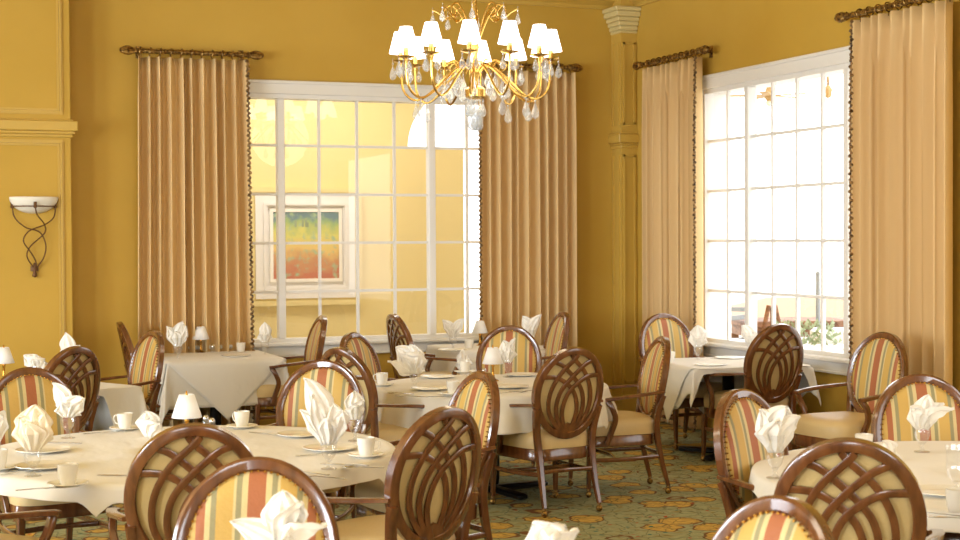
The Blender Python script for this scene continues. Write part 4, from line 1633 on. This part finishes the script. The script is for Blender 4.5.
# middle round table
glass_with(415, 390, [(-.12, .27, 0, .12), (-.03, .285, .01, .12), (.03, .24, -.02, .10), (.05, .17, .0, .08), (-.17, .18, .0, .12), (-.08, .22, -.02, .14)], 'drooping to the left on the middle table', 7)
glass_with(508, 377, [(.05, .265, 0, .06), (-.03, .25, .0, .07), (.02, .20, -.02, .08), (-.02, .19, .02, .07)], 'behind the small lamp of the middle table', 8)
CU.put(382, 386, 2.4, 'white coffee cup at the left rim of the middle table', 'white coffee cups', extra=.006)
SA_.put(382, 386, 0, 'white saucer at the left rim of the middle table', 'white saucers')
CU.put(453, 395, 1.2, 'white coffee cup left of the narrow striped chair', 'white coffee cups', extra=.006)
SA_.put(453, 395, 0, 'white saucer left of the narrow striped chair', 'white saucers')
CU.put(465, 373, .6, 'white coffee cup on the far side of the middle table', 'white coffee cups', extra=.006)
SA_.put(465, 373, 0, 'white saucer on the far side of the middle table', 'white saucers')
PL.put(438, 378, 0, 'white plate right of the drooping napkin on the middle table', 'white plates')
PL.put(522, 376, 0, 'white plate right of the lamp on the middle table', 'white plates')
PL.put(510, 388, 0, 'white plate in front of the lamp on the middle table', 'white plates')
PL.put(430, 390, 0, 'white plate before the far plate on the middle table', 'white plates')
LA.put(493, 381, 0, 'small table lamp with a white shade on the middle round table', 'small table lamps with white shades')
SH.put(484, 379, .2, 'shaker left of the lamp on the middle table', 'salt and pepper shakers')
napkin(463, 370, [(0, .15, 0, .08), (.03, .10, .02, .09), (-.03, .09, -.02, .09)], 'white napkin folded to a peak behind a cup on the middle table', 'napkins standing on cloths', lift=.035, seed=9)

# table at the left curtain
glass_with(178, 359, [(-.09, .26, 0, .09), (.04, .30, .0, .10), (.07, .26, .01, .08), (-.02, .22, -.03, .12), (.0, .19, .03, .10)], 'left on the table at the left curtain', 10)
glass_with(265, 355, [(.0, .27, 0, .08), (.04, .19, .0, .08), (-.04, .19, .01, .08)], 'right on the table at the left curtain', 11)
LA.put(201, 353, 0, 'small brass lamp with a white shade on the table at the left curtain', 'small table lamps with white shades')
SH.put(189, 352, 0, 'silver-capped shaker between goblet and lamp on the table at the left curtain', 'salt and pepper shakers')
SH.put(213, 353, 0, 'shaker right of the lamp on the table at the left curtain', 'salt and pepper shakers')
CU.put(241, 352, 1, 'white coffee cup on the table at the left curtain', 'white coffee cups')
PL.put(236, 357, 0, 'white plate on the table at the left curtain', 'white plates')

# small table on the left
LA.put(4, 380, 0, 'small lamp with a white shade at the left edge of the photo', 'small table lamps with white shades')
glass_with(36, 384, [(-.08, .19, 0, .08), (.03, .18, .0, .12), (.06, .15, .01, .10), (-.02, .17, -.02, .11)], 'behind the striped chair at the left edge', 12)
glass_with(69, 377, [(-.02, .31, 0, .09), (.08, .22, .0, .06), (-.03, .23, .02, .08), (.03, .21, -.02, .10)], 'behind the lattice chair on the left', 13)

# table under the back window
glass_with(453, 349, [(-.09, .25, 0, .07), (.10, .26, 0, .07), (.0, .18, 0, .06)], 'under the back window, in two wings', 14)
glass_with(531, 350, [(-.07, .29, 0, .08), (.09, .30, .0, .07), (.03, .28, .01, .08), (.0, .22, -.01, .10)], 'behind the striped chair of the middle table', 15)
LA.put(480, 346, 0, 'small brass lamp with a cream shade under the back window', 'small table lamps with white shades')
SH.put(489, 347, 0, 'shaker right of the lamp under the back window', 'salt and pepper shakers')
CU.put(469, 349, 1, 'white coffee cup left of the lamp under the back window', 'white coffee cups')
PL.put(452, 351, 0, 'white plate on the table under the back window', 'white plates')

# table beside the right window
glass_with(698, 360, [(-.06, .22, 0, .10), (.0, .27, .0, .10), (.06, .20, .01, .09), (.02, .18, -.02, .12)], 'on the table beside the right window', 16)
glass_with(752, 357, [(-.08, .25, 0, .09), (-.02, .23, .02, .08), (.03, .2, 0, .08)], 'behind the lattice chair at the right window', 17)
CU.put(670, 362, 1, 'white coffee cup on the table beside the right window', 'white coffee cups')
PL.put(711, 366, 0, 'white plate near the front of the table beside the right window', 'white plates')
PL.put(730, 359, 0, 'white plate further back on the table beside the right window', 'white plates')

# round table at the right edge
glass_with(775, 478, [(-.06, .27, 0, .08), (.05, .28, .0, .13), (.10, .24, .01, .10), (.0, .23, -.03, .13), (.02, .2, .03, .1)], 'left on the right-edge round table', 18)
glass_with(922, 452, [(.03, .25, 0, .07), (-.05, .20, .0, .07), (.14, .19, .0, .08), (.10, .21, .01, .07), (.02, .19, -.02, .10)], 'before the striped chair on the right-edge table', 19)
GL.put(956, 492, 0, 'stemmed water goblet with no napkin at the right edge of the photo', 'water goblets')
CU.put(864, 452, .5, 'white coffee cup behind the large lattice back', 'white coffee cups')
CU.put(957, 512, 1.5, 'white coffee cup at the right edge of the photo', 'white coffee cups')
PL.put(944, 494, 0, 'white plate on the right-edge round table', 'white plates')
napkin(888, 462, [(-.02, .09, 0, .09), (.03, .05, .02, .10)], 'white napkin folded flat beside the cup behind the large lattice back', 'napkins standing on cloths', lift=.035, seed=20)

# table below the picture
glass_with(283, 590, [(-.14, .185, 0, .06), (.0, .265, .02, .10), (.055, .235, .0, .08), (.12, .175, .0, .08), (.02, .16, -.05, .13), (-.05, .15, .03, .1)], 'in front of the large striped back at the bottom', 21)
glass_with(553, 606, [(-.05, .215, 0, .10), (.03, .205, .02, .12), (.065, .195, .0, .08), (.0, .185, -.05, .12)], 'at the bottom edge, right of the middle of the photo', 22)
